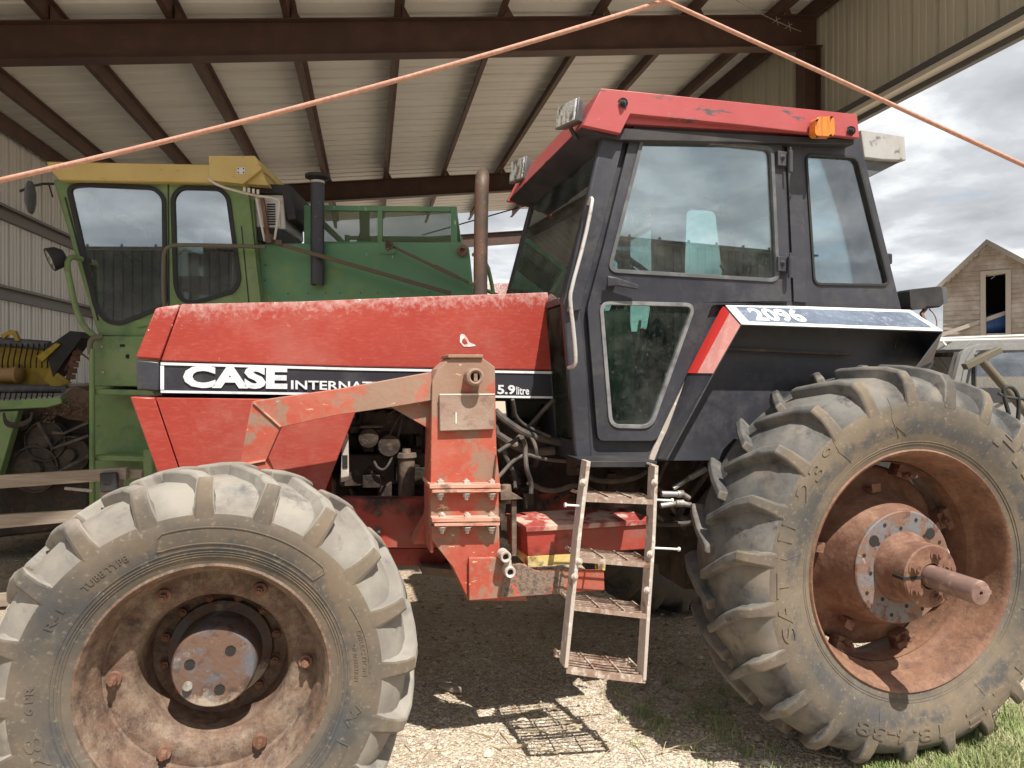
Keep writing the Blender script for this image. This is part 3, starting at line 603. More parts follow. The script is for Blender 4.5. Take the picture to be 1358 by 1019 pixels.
# ---------------------------------------------------------------- tractor
T = Frame(14, 1.1, 3.6)
tr = empty('tractor', T.world(), T.a)
tag(tr, 'big red farm tractor with black cab and rusty wheels, parked before the shed', 'tractor')
Q = lambda q: q-T.qB
def PP(name, m, q0, q1, px, holes=(), bevel=.003, parent=tr, rnd=0, at=None, fr=T):
    """a plate or block whose near face (at depth q0) shows at these pixels"""
    qa = q0 if at is None else at
    poly = fr.S(qa, *px); hs = [fr.S(qa, *h) for h in holes]
    if rnd: poly = rounded(poly, rnd); hs = [rounded(h, rnd) for h in hs]
    b = MB(); b.prism(poly, q0-fr.qB, q1-fr.qB, hs)
    return b.build(name, m, parent, bevel=bevel)
def TP(px, py, q): return T.P(px, py, q)
def slab(b, p0, p1, w, q0, q1, fr=T, qa=None):   # flat bar between two pixels, w metres wide
    A = fr.P(*p0, q0 if qa is None else qa); B = fr.P(*p1, q0 if qa is None else qa); d = Vector((B.x-A.x, 0, B.z-A.z)).normalized(); nn = Vector((-d.z, 0, d.x))*w/2
    b.prism([((A+nn).x, (A+nn).z), ((B+nn).x, (B+nn).z), ((B-nn).x, (B-nn).z), ((A-nn).x, (A-nn).z)], q0-fr.qB, q1-fr.qB); return b

# ----- wheels
def prof_at(prof, r):
    for (r0, y0), (r1, y1) in zip(prof, prof[1:]):
        if r0 <= r <= r1: return y0+(y1-y0)*(r-r0)/(r1-r0)
    return prof[-1][1]
def make_tyre(b, yc, near, top, base, n, ang, hw, flat, rnd_):
    full = [(r, yc+y) for y, r in near]+[(r, yc-y) for y, r in reversed(near[:-1])]
    b.lathe(full, n=144); rv = top[6][1]+.012
    for i, f in enumerate(b.f):
        if min(math.hypot(b.v[k][0], b.v[k][2]) for k in f) > rv: b.mi[i] = 1
    rl = random.Random(rnd_)
    ys = top[3][0]
    for sg in (1, -1):
        for k in range(n):
            t0 = 2*math.pi*(k+(.5 if sg < 0 else 0))/n+rl.uniform(-.006, .006); secs = []
            jit = [rl.uniform(-.003, .003) for _ in top]
            for i, ((yt, rt), (yb, rb)) in enumerate(zip(top, base)):
                def th(y, r, ext):
                    return t0+math.tan(ang)*max(0, abs(ys)-abs(y) if y < 0 else abs(ys)+y)/top[0][1]*(1.12 if abs(y) < abs(ys)*.5 else 1)+ext/r
                h_ = hw*(1.0, 1.0, 1.05, 1.15, 1.22, 1.30, 1.6)[i]
                q = []
                for (y, r, e_) in ((yb, rb, -h_*1.30), (yt, rt+jit[i]*.6, -h_), (yt, rt+jit[i]*.6, h_), (yb, rb, h_*1.30)):
                    t = th(y, r, e_); q.append((r*math.cos(t), yc+y*sg, r*math.sin(t)))
                secs.append(q)
            vs = [p for s_ in secs for p in s_]; m = len(secs)
            fs = [(4*i+j, 4*i+(j+1), 4*i+4+(j+1), 4*i+4+j) for i in range(m-1) for j in range(3)]+[(0, 1, 2, 3), (4*m-4, 4*m-1, 4*m-2, 4*m-3)]
            m0 = len(b.mi); b.add(vs, fs)
            for i in range(m-1):
                for j in range(3): b.mi[m0+3*i+j] = 0 if (i >= 3 and j == 1) else 1
    # the weight on it flattens the tread and bulges the wall at the ground
    for i, (x, y, z) in enumerate(b.v):
        if z < -flat+.10:
            t = min(1, (-flat+.10-z)/.14); z2 = -flat+.10-(t*.10) if z < -flat+.10 else z
            b.v[i] = (x, yc+(y-yc)*(1+.07*t), max(z2, -flat-.005))
def arc_text(b, s, prof, a0, a1, r0, r1, off=.0, raise_=.0035):
    sub = R(a0-a1)
    b.text(s, lambda u, v, w: (lambda t, r: (r*math.cos(t), prof_at(prof, r)+.001-w*raise_, r*math.sin(t)))(R(a0)-sub*u, r0+(r1-r0)*v), off, 3)
def ridge(b, prof, pts, wd=.0022, hgt=.0025):     # thin moulded line along (angle, radius) points
    for (a0, r0), (a1, r1) in zip(pts, pts[1:]):
        n = max(1, int(abs(a1-a0)/2)+int(abs(r1-r0)/.02)); 
        for i in range(n):
            P_ = []
            for t in (i/n, (i+1)/n):
                a = R(a0+(a1-a0)*t); r = r0+(r1-r0)*t; P_.append(Vector((r*math.cos(a), prof_at(prof, r), r*math.sin(a))))
            d = (P_[1]-P_[0]).normalized(); sd = Vector((-d.z, 0, d.x))*wd
            b.hexa([P_[0]-sd, P_[0]+sd, P_[1]+sd, P_[1]-sd], [p+Vector((0, -hgt, 0)) for p in (P_[0]-sd*.6, P_[0]+sd*.6, P_[1]+sd*.6, P_[1]-sd*.6)])

# front wheel: axle centre at the rim flange
FC = TP(274, 908, 2.39); FLAT_F = FC.z-.012
fw = MB()
fw.lathe([(.372, .012), (.380, .004), (.380, -.004), (.372, -.006), (.363, .004), (.357, .022), (.352, .055), (.345, .066), (.338, .078), (.330, .100), (.329, .118),
          (.322, .124), (.262, .118), (.252, .124), (.243, .135), (.232, .18), (.228, .26), (.222, .30), (.200, .312), (.10, .318), (.10, .325), (.235, .322), (.24, .28), (.25, .14), (.335, .13), (.345, .30), (.372, .32)], n=96)
front_wheel = fw.build('front_wheel', 'rustrim', tr, loc=FC, bevel=0, smooth=40)
tag(front_wheel, 'rusty deep-dished front wheel')
b = MB()
for k in range(6):
    a = R(60*k+60); c = (.293*math.cos(a), .121, .293*math.sin(a)); b.cyl(c, (c[0], .108, c[2]), .024, .022, 16); b.cyl((c[0], .112, c[2]), (c[0], .085, c[2]), .013, n=6); b.cyl((c[0], .09, c[2]), (c[0], .074, c[2]), .007, n=8)
split_build(b, 'rim_bolt', 'rust', front_wheel, smooth=30)
b = MB()
for k in range(12):
    a = R(30*k+12); c = (.188*math.cos(a), .312, .188*math.sin(a)); b.hexbolt(c, (0, -1, 0), .015, .02)
split_build(b, 'wheel_nut', 'rust', front_wheel, smooth=30)
b = MB(); b.lathe([(.175, .318), (.172, .29), (.140, .28), (.134, .15), (.132, .138), (.126, .130), (.112, .129), (.02, .128), (.0, .128)], n=64)
b.build('hub', 'hubface', front_wheel, smooth=40)
b = MB()
for k, dd in ((0, -.003), (1, -.003), (2, -.003)):
    a = R(120*k-75); c = (.075*math.cos(a), .1275, .075*math.sin(a)); b.lathe([(.014, .0), (.015, -.001), (.017, -.001), (.017, .002)], (c[0], c[1], c[2]), 20); b.cyl((c[0], .1272, c[2]), (c[0], .129, c[2]), .013, n=16)
split_build(b, 'hub_hole', 'dark', front_wheel)
b = MB(); b.cyl((-.078, .128, -.05), (-.078, .118, -.05), .015, n=16); b.cyl((-.078, .12, -.05), (-.078, .112, -.05), .011, n=6); b.build('drain_plug', 'fitting', front_wheel)
ft = MB()
fprof = [(-.165, .366), (-.170, .385), (-.176, .40), (-.186, .43), (-.196, .47), (-.200, .51), (-.197, .54), (-.184, .566), (-.164, .590), (-.140, .611), (-.10, .627), (0, .634)]
make_tyre(ft, .165, fprof, [(.018, .670), (-.06, .669), (-.115, .665), (-.158, .652), (-.184, .625), (-.197, .580), (-.1985, .520)], [(.018, .62), (-.06, .62), (-.10, .615), (-.135, .60), (-.155, .58), (-.175, .55), (-.190, .520)], 20, R(37), .021, FLAT_F, 5)
fp = [(r, .165+y) for y, r in fprof]
fl = MB(); arc_text(fl, '14.9-28', fp, 229, 190, .455, .505, .02); arc_text(fl, '6 PR', fp, 183, 173, .468, .49, .01); arc_text(fl, 'R-1', fp, 153, 145, .47, .495, .01)
arc_text(fl, 'TUBE TYPE', fp, 135.5, 117.5, .462, .482, .01); arc_text(fl, 'DIRECTION', fp, 17, -1, .478, .492, .01, .003); arc_text(fl, 'OF ROTATION', fp, 12, -3, .452, .464, .01, .003)
arc_text(fl, 'A', fp, -14.5, -19, .455, .480, .01)
ridge(fl, fp, [(108, .448), (106, .49), (104, .50), (45, .50), (43, .49), (44, .448), (106, .448), (108, .452)])
ridge(fl, fp, [(-28, .448), (-28, .49), (-52, .50), (-52, .448), (-28, .448)]); ridge(fl, fp, [(t, .467+.022*math.sin(R((t+17)*40))) for t in (-21.5, -19.5, -17, -14.5, -12.5)]); ridge(fl, fp, [(27, .49), (14, .500), (0, .50), (3, .508)])
for rr in (.405, .413, .421, .432): ridge(fl, fp, [(a, rr) for a in range(0, 361, 6)], .0018, .0022)
ft.build('tyre', ['tyref', 'treadf'], front_wheel, smooth=50, bevel=.012); fl.build('lettering', 'tyref', front_wheel, smooth=30)

# rear wheel
RC = TP(1212, 757, 2.442); FLAT_R = RC.z-.005
rw = MB()
rw.lathe([(.488, .014), (.500, .005), (.502, -.006), (.496, -.012), (.486, -.006), (.479, .010), (.474, .030), (.466, .06), (.462, .075), (.458, .09), (.452, .12), (.447, .132), (.436, .150), (.432, .175),
          (.434, .215), (.440, .235), (.452, .26), (.458, .33), (.468, .38), (.480, .41), (.500, .42), (.490, .42), (.44, .30), (.425, .22), (.430, .16)], n=120)
rear_wheel = rw.build('rear_wheel', 'rearrim', tr, loc=RC, smooth=40); tag(rear_wheel, 'large rear wheel with rusty cast centre')
dc = MB()
dc.lathe([(.405, .30), (.400, .278), (.385, .268), (.35, .262), (.318, .245), (.290, .205), (.268, .15), (.250, .098), (.238, .072), (.2365, .066)], n=96)
disc = dc.build('wheel_disc', 'rust', rear_wheel, smooth=45)
b = MB()
for k in range(8):                     # lugs and clamps that tie the casting to the rim
    a = R(45*k+22); ca, sa = math.cos(a), math.sin(a); mtx = Matrix(((ca, 0, -sa), (0, 1, 0), (sa, 0, ca)))
    b.obox((.405*ca, .245, .405*sa), (.062, .06, .075), mtx); b.obox((.415*ca, .215, .415*sa), (.035, .03, .10), mtx)
    b.cyl((.392*ca, .225, .392*sa), (.392*ca, .185, .392*sa), .016, n=6); b.cyl((.392*ca, .19, .392*sa), (.392*ca, .172, .392*sa), .010, n=8)
split_build(b, 'rim_clamp', 'rust', rear_wheel, bevel=.004)
b = MB()
for k in range(5):
    a = R(72*k+95); ca, sa = math.cos(a), math.sin(a); mtx = Matrix(((ca, 0, -sa), (0, 1, 0), (sa, 0, ca)))
    b.obox((.305*ca, .205, .305*sa), (.020, .05, .045), mtx); b.obox((.318*ca, .182, .318*sa), (.036, .012, .045), mtx)
split_build(b, 'cast_lug', 'rust', rear_wheel, bevel=.002)
fa = MB(); fa.lathe([(.2363, .0665), (.2363, .058), (.232, .054), (.11, .054), (.10, .056)], n=80)
face = fa.build('hub_plate', 'bluerust', rear_wheel, smooth=40)
b = MB()
for k in range(16):
    a = R(22.5*k+5); r_ = .205 if k % 2 else .165
    b.cyl((r_*math.cos(a), .0535, r_*math.sin(a)), (r_*math.cos(a), .052, r_*math.sin(a)), .008, n=12)
for a in (45, 141): b.cyl((.190*math.cos(R(a)), .0538, .190*math.sin(R(a))), (.190*math.cos(R(a)), .0518, .190*math.sin(R(a))), .023, n=20)
split_build(b, 'bolt_hole', 'dark', rear_wheel)
b = MB(); b.lathe([(.150, .054), (.146, .04), (.138, .022), (.130, .010), (.127, -.03), (.127, -.082), (.121, -.088), (.052, -.088)], n=64); b.box((-.128, -.086, -.004), (-.05, -.02, .004))
b.build('hub_clamp', 'rust', rear_wheel, smooth=40)
b = MB(); b.box((-.135, -.0895, -.006), (-.047, -.03, .006)); b.build('clamp_split', 'dark', rear_wheel)
b = MB()
for a in (75, 20, 155, 215, 285, 330): b.hexbolt((.090*math.cos(R(a)), -.088, .090*math.sin(R(a))), (0, -1, 0), .019, .016)
split_build(b, 'clamp_bolt', 'rust', rear_wheel)
b = MB(); b.lathe([(.046, .0), (.046, -.306), (.042, -.314), (.008, -.315), (.007, -.300), (0, -.300)], n=40); b.obox((.043, -.30, 0), (.012, .026, .014), Matrix.Identity(3))
b.build('axle_shaft', mat('bare_brown_shaft', (.24, .15, .125), .5, .2, layers=[dict(c=(.10, .06, .05), s=7, lo=.45, hi=.7, st=(1, .3, 1)), dict(c=(.36, .24, .2), s=20, lo=.55, hi=.7)], bump=(60, .2, .003)), rear_wheel)
b = MB(); b.tube([(-.25, .22, .26), (-.27, .17, .30), (-.30, .16, .31), (-.33, .18, .30)], .008, 6, 2); b.tube([(.235, .14, .05), (.26, .10, .055), (.275, .10, .03), (.275, .10, -.01)], .007, 6, 1); b.tube([(.14, .25, .37), (.19, .22, .375), (.22, .22, .35)], .011, 6, 2)
split_build(b, 'valve_stem', 'ladder', rear_wheel)
rt = MB()
rprof = [(-.205, .486), (-.212, .51), (-.222, .54), (-.236, .58), (-.246, .63), (-.248, .68), (-.243, .710), (-.226, .744), (-.200, .775), (-.168, .800), (-.12, .821), (0, .832)]
sq = lambda L: [(y, r if r < .6 else .6+(r-.6)*.92) for y, r in L]
rprof = sq(rprof)
make_tyre(rt, .205, rprof, *[sq(L) for L in ([(.022, .876), (-.07, .874), (-.140, .866), (-.200, .846), (-.232, .806), (-.246, .750), (-.2475, .680)], [(.022, .80), (-.07, .80), (-.13, .795), (-.165, .775), (-.19, .755), (-.222, .715), (-.238, .680)])], 23, R(29), .020, FLAT_R, 8)
rp = [(r, .205+y) for y, r in rprof]
rl2 = MB(); arc_text(rl2, 'SAT', rp, 200, 176, .615, .675, .01, .005); arc_text(rl2, 'II', rp, 165.5, 158, .625, .69, .01, .005); arc_text(rl2, '23°', rp, 150, 129, .625, .69, .01, .005)
arc_text(rl2, 'FIRESTONE', rp, 56, -70, .635, .715, .015, .005); arc_text(rl2, '18.4-38', rp, 279, 242, .63, .685, .01, .005)
bl = MB()
for a in (20, 55, 100, 125, 168.5, 215, 250, 300, 340): ridge(bl, rp, [(a, .56), (a+3, .64), (a+2, .73)] if a in (100, 125, 168.5, 215) else [(a, .56), (a+1, .62)], .0014, .002)
for rr in (.525, .535): ridge(bl, rp, [(a, rr) for a in range(0, 361, 5)], .0018, .002)
ridge(bl, rp, [(t, .59+.022*math.sin(R((t-99)*36))) for t in (94, 96.5, 99, 101.5, 104)])
rt.build('tyre', ['tyrer', 'treadr'], rear_wheel, smooth=50, bevel=.013); bl.build('bead_line', 'tyrer', rear_wheel); split_build(rl2, 'lettering', 'tyrer', rear_wheel, gap=.03, smooth=30)
# far side pair
for wh, yc in ((front_wheel, .165), (rear_wheel, .205)):
    c = copy_tree(wh, tr); c['label'] = 'far '+('front' if wh is front_wheel else 'rear')+' wheel'
    near_mid = wh.location.y+yc; far_mid = 2*Q(3.6)-near_mid
    c.location = (wh.location.x, far_mid+yc, wh.location.z); c.rotation_euler = (0, 0, math.pi)

# ----- hood, nose, side panels
HQ0, HQ1 = 3.20, 4.00
PP('hood', 'red', HQ0, HQ1, [(240, 403.5), (400, 400), (560, 393.5), (727, 388), (731, 440), (734, 491.5), (470, 487), (213, 479)], bevel=.014)
PP('hood_nose', 'red', HQ0, HQ1, [(206, 408.5), (238.5, 403.5), (211.8, 479), (178.5, 475.5)], bevel=.010)
PP('grille', 'black', HQ0+.006, HQ1-.006, [(180, 477), (211, 480), (211, 519.5), (181.5, 517)], bevel=.006)
PP('decal_band', 'stripeblack', HQ0+.003, HQ1-.003, [(213, 480.3), (470, 488), (733.5, 492.5), (733, 528.5), (470, 525), (213, 521.5)], bevel=.002)
b = MB()
slab(b, (213, 482.5), (470, 489.7), .011, HQ0-.002, HQ0+.002); slab(b, (470, 489.7), (733.3, 494.5), .011, HQ0-.002, HQ0+.002)
slab(b, (213, 519.5), (470, 523.6), .010, HQ0-.002, HQ0+.002); slab(b, (470, 523.6), (733, 527.3), .010, HQ0-.002, HQ0+.002); slab(b, (215, 485.2), (215, 517), .014, HQ0-.002, HQ0+.002)
b.build('decal_border', 'decalwhite', tr)
def word(s, c, q, m='decalwhite', off=.0, name='lettering'):
    b = MB(); b.text(s, bil([TP(x, y, q) for x, y in c], .001), off); return b.build(name, m, tr, smooth=0)
word('CASE', [(243, 484.5), (381.5, 486.5), (381, 516.5), (243, 514.5)], HQ0, off=.05)
word('INTERNATIONAL', [(386, 504.5), (560, 507.5), (560, 519.5), (386, 516.5)], HQ0, off=.02)
word('5.9', [(659.5, 510.5), (683, 511), (683, 523.5), (659.5, 523)], HQ0, off=.03)
word('litre', [(684.5, 513), (701.5, 513.3), (701.5, 523.8), (684.5, 523.5)], HQ0, off=.02)
PP('side_panel', 'red', HQ0-.01, HQ0+.012, [(206.5, 527.5), (478, 531), (470, 551), (430, 654), (425, 672), (262, 672), (243, 636)], bevel=.004)
PP('front_side_panel', 'red', HQ0-.01, HQ0+.5, [(172.5, 526.5), (204.5, 527.3), (241.5, 637), (258, 672), (226, 672), (211, 634)], bevel=.005)
PP('far_side_panel', 'red', HQ1-.012, HQ1, [(206.5, 527.5), (478, 531), (430, 654), (262, 672)], at=HQ0, bevel=.003)
PP('under_hood', 'dark', HQ0+.05, HQ1-.05, [(215, 521), (732, 529), (732, 533), (215, 528)], bevel=0)
b = MB(); # radiator and its shroud behind the side panel
b.prism(T.S(3.3, (250, 530), (440, 532), (430, 650), (250, 650)), Q(3.28), Q(3.9)); b.build('radiator', 'blackflat', tr)
# heart shaped scrape and scattered chips on the hood
def blot(b, cx, cy, pts, q): b.prism(T.S(q, *[(cx+x, cy+y) for x, y in pts]), Q(q)-.0012, Q(q)+.001)
b = MB()
blot(b, 617, 452, [(-7, -6), (-5, -9), (-1, -8), (3, -3), (5, 2), (12, 5), (14, 7), (6, 8), (-2, 8), (-7, 2)], HQ0-.001)
scr = b.build('scrape', mat('bare_chipped_primer', WHITE_OX, .7, layers=[dict(c=(.6, .42, .38), s=30, lo=.5, hi=.6)]), tr, smooth=0)
rr_ = random.Random(4)
b = MB(); blot(b, 616, 452.5, [(-3, -2), (0, -4), (3, 0), (4, 3), (0, 4), (-3, 2)], HQ0-.003); b.build('scrape_centre', 'red', scr, smooth=0)

# ----- exhaust
b = MB(); A = TP(637, 392, 3.62); 
pts = [A, TP(637.5, 330, 3.62), TP(638.5, 262, 3.62), TP(639, 246, 3.62), TP(639.5, 238, 3.64), TP(640, 234, 3.70), TP(640, 233, 3.78)]
b.tube(pts, .0365, 20, 1); b.build('exhaust_pipe', 'exhaust', tr, smooth=60)

# ----- loader mount
BQ = 2.86
up = [(597, 475), (640, 475), (656.5, 487), (658, 575), (660, 640), (661.5, 652), (570, 652), (571.5, 600), (573.5, 505), (581, 490)]
PP('loader_bracket', 'bracket', BQ, BQ+.018, up, bevel=.003)
b = MB(); ls = T.S(BQ, (597, 475), (581, 490), (573.5, 505), (571.5, 600), (570, 652), (571, 735))
for i in range(5):
    (x0, z0), (x1, z1) = ls[i], ls[i+1]; b.hexa([(x0, Q(BQ)+.018, z0), (x1, Q(BQ)+.018, z1), (x1+.014, Q(BQ)+.018, z1), (x0+.014, Q(BQ)+.018, z0)], [(x0, Q(BQ)+.19, z0), (x1, Q(BQ)+.19, z1), (x1+.014, Q(BQ)+.19, z1), (x0+.014, Q(BQ)+.19, z0)])
rs2 = T.S(BQ, (656.5, 487), (661.5, 652))
(x0, z0), (x1, z1) = rs2; b.hexa([(x0-.014, Q(BQ)+.018, z0), (x1-.014, Q(BQ)+.018, z1), (x1, Q(BQ)+.018, z1), (x0, Q(BQ)+.018, z0)], [(x0-.014, Q(BQ)+.19, z0), (x1-.014, Q(BQ)+.19, z1), (x1, Q(BQ)+.19, z1), (x0, Q(BQ)+.19, z0)])
PPx = T.S(BQ, (597, 475), (640, 475), (656.5, 487)); b.prism([(PPx[0][0]-.01, PPx[0][1]+.014), (PPx[1][0], PPx[1][1]+.014), (PPx[1][0], PPx[1][1]), (PPx[0][0]-.01, PPx[0][1])], Q(BQ)-.012, Q(BQ)+.19)
b.build('bracket_flange', 'bracket', tr, bevel=.003)
PP('cover_plate', 'plate', BQ-.022, BQ-.0005, [(583, 523), (656, 522.5), (656, 569.5), (583, 572)], bevel=.003, at=BQ-.022)
b = MB(); slab(b, (605, 547), (605, 562), .006, BQ-.0235, BQ-.021); slab(b, (583, 523.5), (656, 523), .006, BQ-.0235, BQ-.021); split_build(b, 'paint_streak', 'trim', tr)
b = MB(); c = TP(626, 500, BQ)
b.lathe([(.020, -.025), (.020, -.072), (.027, -.078), (.035, -.074), (.036, -.068), (.036, .002)], c, 32); b.lathe([(.020, -.03), (.0, -.03)], c, 24); b.obox((c.x+.002, c.y-.04, c.z), (.014, .06, .034), Matrix.Identity(3)); b.build('tube_stub', 'plate', tr, smooth=40)
PP('bracket_edge', 'bracket', BQ-.03, BQ-.0005, [(659, 604), (662.5, 636), (663.5, 650), (655, 650)], bevel=.001)
def flangebar(name, y, x0, x1):
    b = MB(); b.hexa([TP(x0, y, BQ-.05), TP(x1, y-1, BQ-.05), TP(x1, y+4.5, BQ-.05), TP(x0, y+5.5, BQ-.05)], [TP(x0, y, BQ-.05)+Vector((0, .24, 0)), TP(x1, y-1, BQ-.05)+Vector((0, .24, 0)), TP(x1, y+4.5, BQ-.05)+Vector((0, .24, 0)), TP(x0, y+5.5, BQ-.05)+Vector((0, .24, 0))])
    b.hexa([TP(x0+3, y+6, BQ-.047), TP(x1, y+5, BQ-.047), TP(x1, y+10, BQ-.047), TP(x0+3, y+11, BQ-.047)], [TP(x0+3, y+6, BQ-.047)+Vector((0, .24, 0)), TP(x1, y+5, BQ-.047)+Vector((0, .24, 0)), TP(x1, y+10, BQ-.047)+Vector((0, .24, 0)), TP(x0+3, y+11, BQ-.047)+Vector((0, .24, 0))])
    o = b.build(name, 'bracketdust', tr, bevel=.002)
    b = MB()
    for f in (.15, .52, .88):
        x = x0+(x1-x0)*f; P_ = TP(x, y-.5, BQ-.03)+Vector((0, .005, 0)); b.hexbolt(P_, (0, 0, 1), .014, .012); P2 = TP(x, y+11, BQ-.03)+Vector((0, .005, 0)); b.hexbolt(P2, (0, 0, -1), .014, .014); b.cyl(P2, P2-Vector((0, 0, .028)), .008, n=8)
    split_build(b, 'flange_bolt', 'ladder', tr)
M['bracketdust'] = mat('dusty_pink_red_flange', (.55, .30, .22), .8, layers=[dict(c=(.46, .13, .08), s=20, lo=.5, hi=.6, st=(.3, 1, 2)), dict(c=(.25, .14, .1), s=9, lo=.58, hi=.66)], bump=(60, .3, .005))
flangebar('upper_flange', 643, 570, 664); flangebar('lower_flange', 687.5, 573, 663)
PP('bracket_web', 'bracket', BQ, BQ+.16, [(571, 652), (661, 652), (662, 688), (571, 688)], bevel=.002)
PP('lower_bracket', 'bracket', BQ+.002, BQ+.16, [(572, 698), (662, 698), (663, 742), (690, 768), (700, 797), (621, 797), (600, 752), (572, 716)], bevel=.003)
PP('lower_brace', 'bracket', BQ-.02, BQ, [(622, 740), (664, 740), (676, 752), (690, 748), (712, 758), (801, 757), (802, 783), (622, 797)], bevel=.003)
M['mesh_plate'] = mat('mud_crusted_plate', (.22, .155, .115), .9, layers=[dict(c=(.46, .10, .06), s=5, lo=.56, hi=.6), dict(c=(.12, .09, .075), s=60, lo=.5, hi=.6)], bump=(120, .6, .006))
PP('mud_crust', 'mesh_plate', BQ-.023, BQ-.0195, [(672, 751), (690, 748), (712, 758), (748, 757.5), (748, 787), (662, 793)], bevel=.001)
b = MB(); b.tube([TP(668, 736, BQ-.05), TP(673, 744, BQ-.05), TP(674, 755, BQ-.05)], .016, 12); 
for (x, y) in ((667, 735), (673, 755)):
    c = TP(x, y, BQ-.03); b.lathe([(.013, -.035), (.013, -.052), (.020, -.054), (.023, -.05), (.023, .01)], c, 20)
b.build('pipe_elbow', 'ladder', tr)
b = MB()
for (x, y) in ((667, 735), (673, 755)):
    c = TP(x, y, BQ-.03); b.cyl((c.x, c.y-.040, c.z), (c.x, c.y-.036, c.z), .013, n=16)
split_build(b, 'pipe_bore', 'dark', tr)
# arm reaching forward over the side panel, down to the front
b = MB(); b.prism(T.S(BQ+.02, (572, 494), (573, 531), (520, 540), (440, 552), (372, 567), (352, 612), (357, 622), (363, 640), (308, 640), (318, 618), (334, 533), (452, 516)), Q(BQ)+.02, Q(BQ)+.15)
b.build('loader_arm', 'bracket', tr, bevel=.010)
b = MB(); slab(b, (336, 534), (372, 566), .006, BQ+.012, BQ+.022); slab(b, (318, 617), (352, 611), .006, BQ+.012, BQ+.022); split_build(b, 'weld_seam', 'bracketdust', tr)
PP('gusset', 'bracket', BQ+.06, BQ+.075, [(518, 540), (571, 531), (571, 570)], bevel=.001)
PP('rear_gusset', 'bracket', BQ+.17, BQ+.30, [(572, 655), (574, 722), (548, 722), (566, 690)], bevel=.003)

# ----- chassis, engine and driveline
b = MB(); b.prism(T.S(3.22, (400, 661), (585, 662), (600, 700), (600, 727), (470, 727), (400, 727)), Q(3.22), Q(3.30)); b.prism(T.S(3.22, (400, 661), (585, 662), (600, 700), (600, 727), (470, 727), (400, 727)), Q(3.9), Q(3.98)); split_build(b, 'chassis_rail', 'framered', tr, bevel=.004)
b = MB()
for x, y in ((502, 680), (502, 704), (468, 705), (548, 712)): b.hexbolt(TP(x, y, 3.22), (0, -1, 0), .011, .012)
split_build(b, 'chassis_bolt', 'dustmetal', tr)
PP('front_axle', 'framered', 3.3, 3.9, [(430, 727), (600, 727), (590, 752), (440, 750)], bevel=.02)
b = MB(); b.cyl((FC.x, Q(2.72), FC.z), (FC.x, Q(4.5), FC.z), .09, n=20); b.cyl((RC.x, Q(2.76), RC.z), (RC.x, Q(4.45), RC.z), .10, n=24); b.lathe([(.0, -.35), (.2, -.33), (.3, -.2), (.33, 0), (.3, .2), (.2, .33), (0, .35)], (RC.x, Q(3.6), RC.z), 28); b.lathe([(.0, -.2), (.12, -.18), (.17, 0), (.12, .18), (0, .2)], (FC.x, Q(3.6), FC.z), 24)
b.build('axle_housing', 'underbody', tr)
er = random.Random(11)
b = MB()
b.prism(T.S(3.5, (440, 560), (735, 560), (745, 640), (745, 668), (440, 664)), Q(3.52), Q(3.9)); b.prism(T.S(3.5, (450, 660), (760, 660), (740, 742), (470, 742)), Q(3.45), Q(3.9)); b.prism(T.S(3.45, (450, 600), (570, 600), (570, 640), (450, 645)), Q(3.40), Q(3.55)); b.prism(T.S(3.4, (470, 545), (560, 545), (560, 575), (480, 580)), Q(3.38), Q(3.6))  # the second prism is a pan added to block sun reaching the ground
b.build('engine_block', 'underbody', tr, bevel=.02)
b = MB()
for i in range(6):
    x = 478+16*i; c = TP(x, 562, 3.40); b.cyl(c+Vector((0, 0, -.05)), c+Vector((0, 0, .05)), .018, n=10); b.cyl(c+Vector((0, 0, .05)), c+Vector((0, .02, .09)), .007, n=6)
b.lathe([(.0, -.07), (.045, -.06), (.055, 0), (.055, .07), (.03, .08), (0, .08)], TP(488, 580, 3.36), 18); b.lathe([(0, -.05), (.05, -.05), (.06, 0), (.05, .05), (0, .05)], TP(515, 590, 3.36), 18)
for i in range(34):
    c = TP(er.uniform(462, 566), er.uniform(543, 650), er.uniform(3.36, 3.5)); k = er.random()
    if k < .4: b.obox(c, (er.uniform(.02, .09), .05, er.uniform(.02, .08)), er.uniform(-.3, .3))
    elif k < .75: b.cyl(c, c+Vector((er.uniform(-.12, .12), er.uniform(-.03, .03), er.uniform(-.1, .1))), er.uniform(.006, .018), n=8)
    else: b.hexbolt(c, (0, -1, 0), .012, .012)
b.build('injection_pump', 'underbody', tr, bevel=.003)
b = MB(); c = TP(539, 622, 3.34); b.lathe([(0, .075), (.045, .075), (.048, .055), (.040, .05), (.038, -.12), (.030, -.14), (0, -.14)], c, 20, 'z'); b.lathe([(0, .095), (.02, .095), (.022, .075)], c, 14, 'z'); b.build('fuel_filter', 'dustmetal', tr)
b = MB(); b.tube([TP(536, 545, 3.33), TP(530, 570, 3.32), TP(523, 600, 3.32), TP(512, 624, 3.32), TP(501, 622, 3.33), TP(496, 612, 3.34)], .006, 6, 2); b.tube([TP(528, 555, 3.33), TP(515, 580, 3.32), TP(512, 600, 3.33), TP(524, 604, 3.34)], .005, 6, 2); b.tube([TP(478, 566.5, 3.3), TP(508, 566, 3.3)], .006, 6)
for i in range(6): x = 478+16*i; b.tube([TP(x, 560, 3.4), TP(x+6, 548, 3.36), TP(x+18, 543, 3.4), TP(x+26, 560, 3.45)], .005, 5, 2)
split_build(b, 'fuel_line', 'hose', tr)
PP('mounting_strap', 'ladder', 3.24, 3.25, [(454, 575), (462, 575), (463, 637), (452, 640)], bevel=.001)
PP('strap_clip', 'dark', 3.235, 3.2395, [(454, 604), (461, 604), (461, 621), (454, 621)], bevel=.001)
b = MB()      # hoses between the mount and the cab
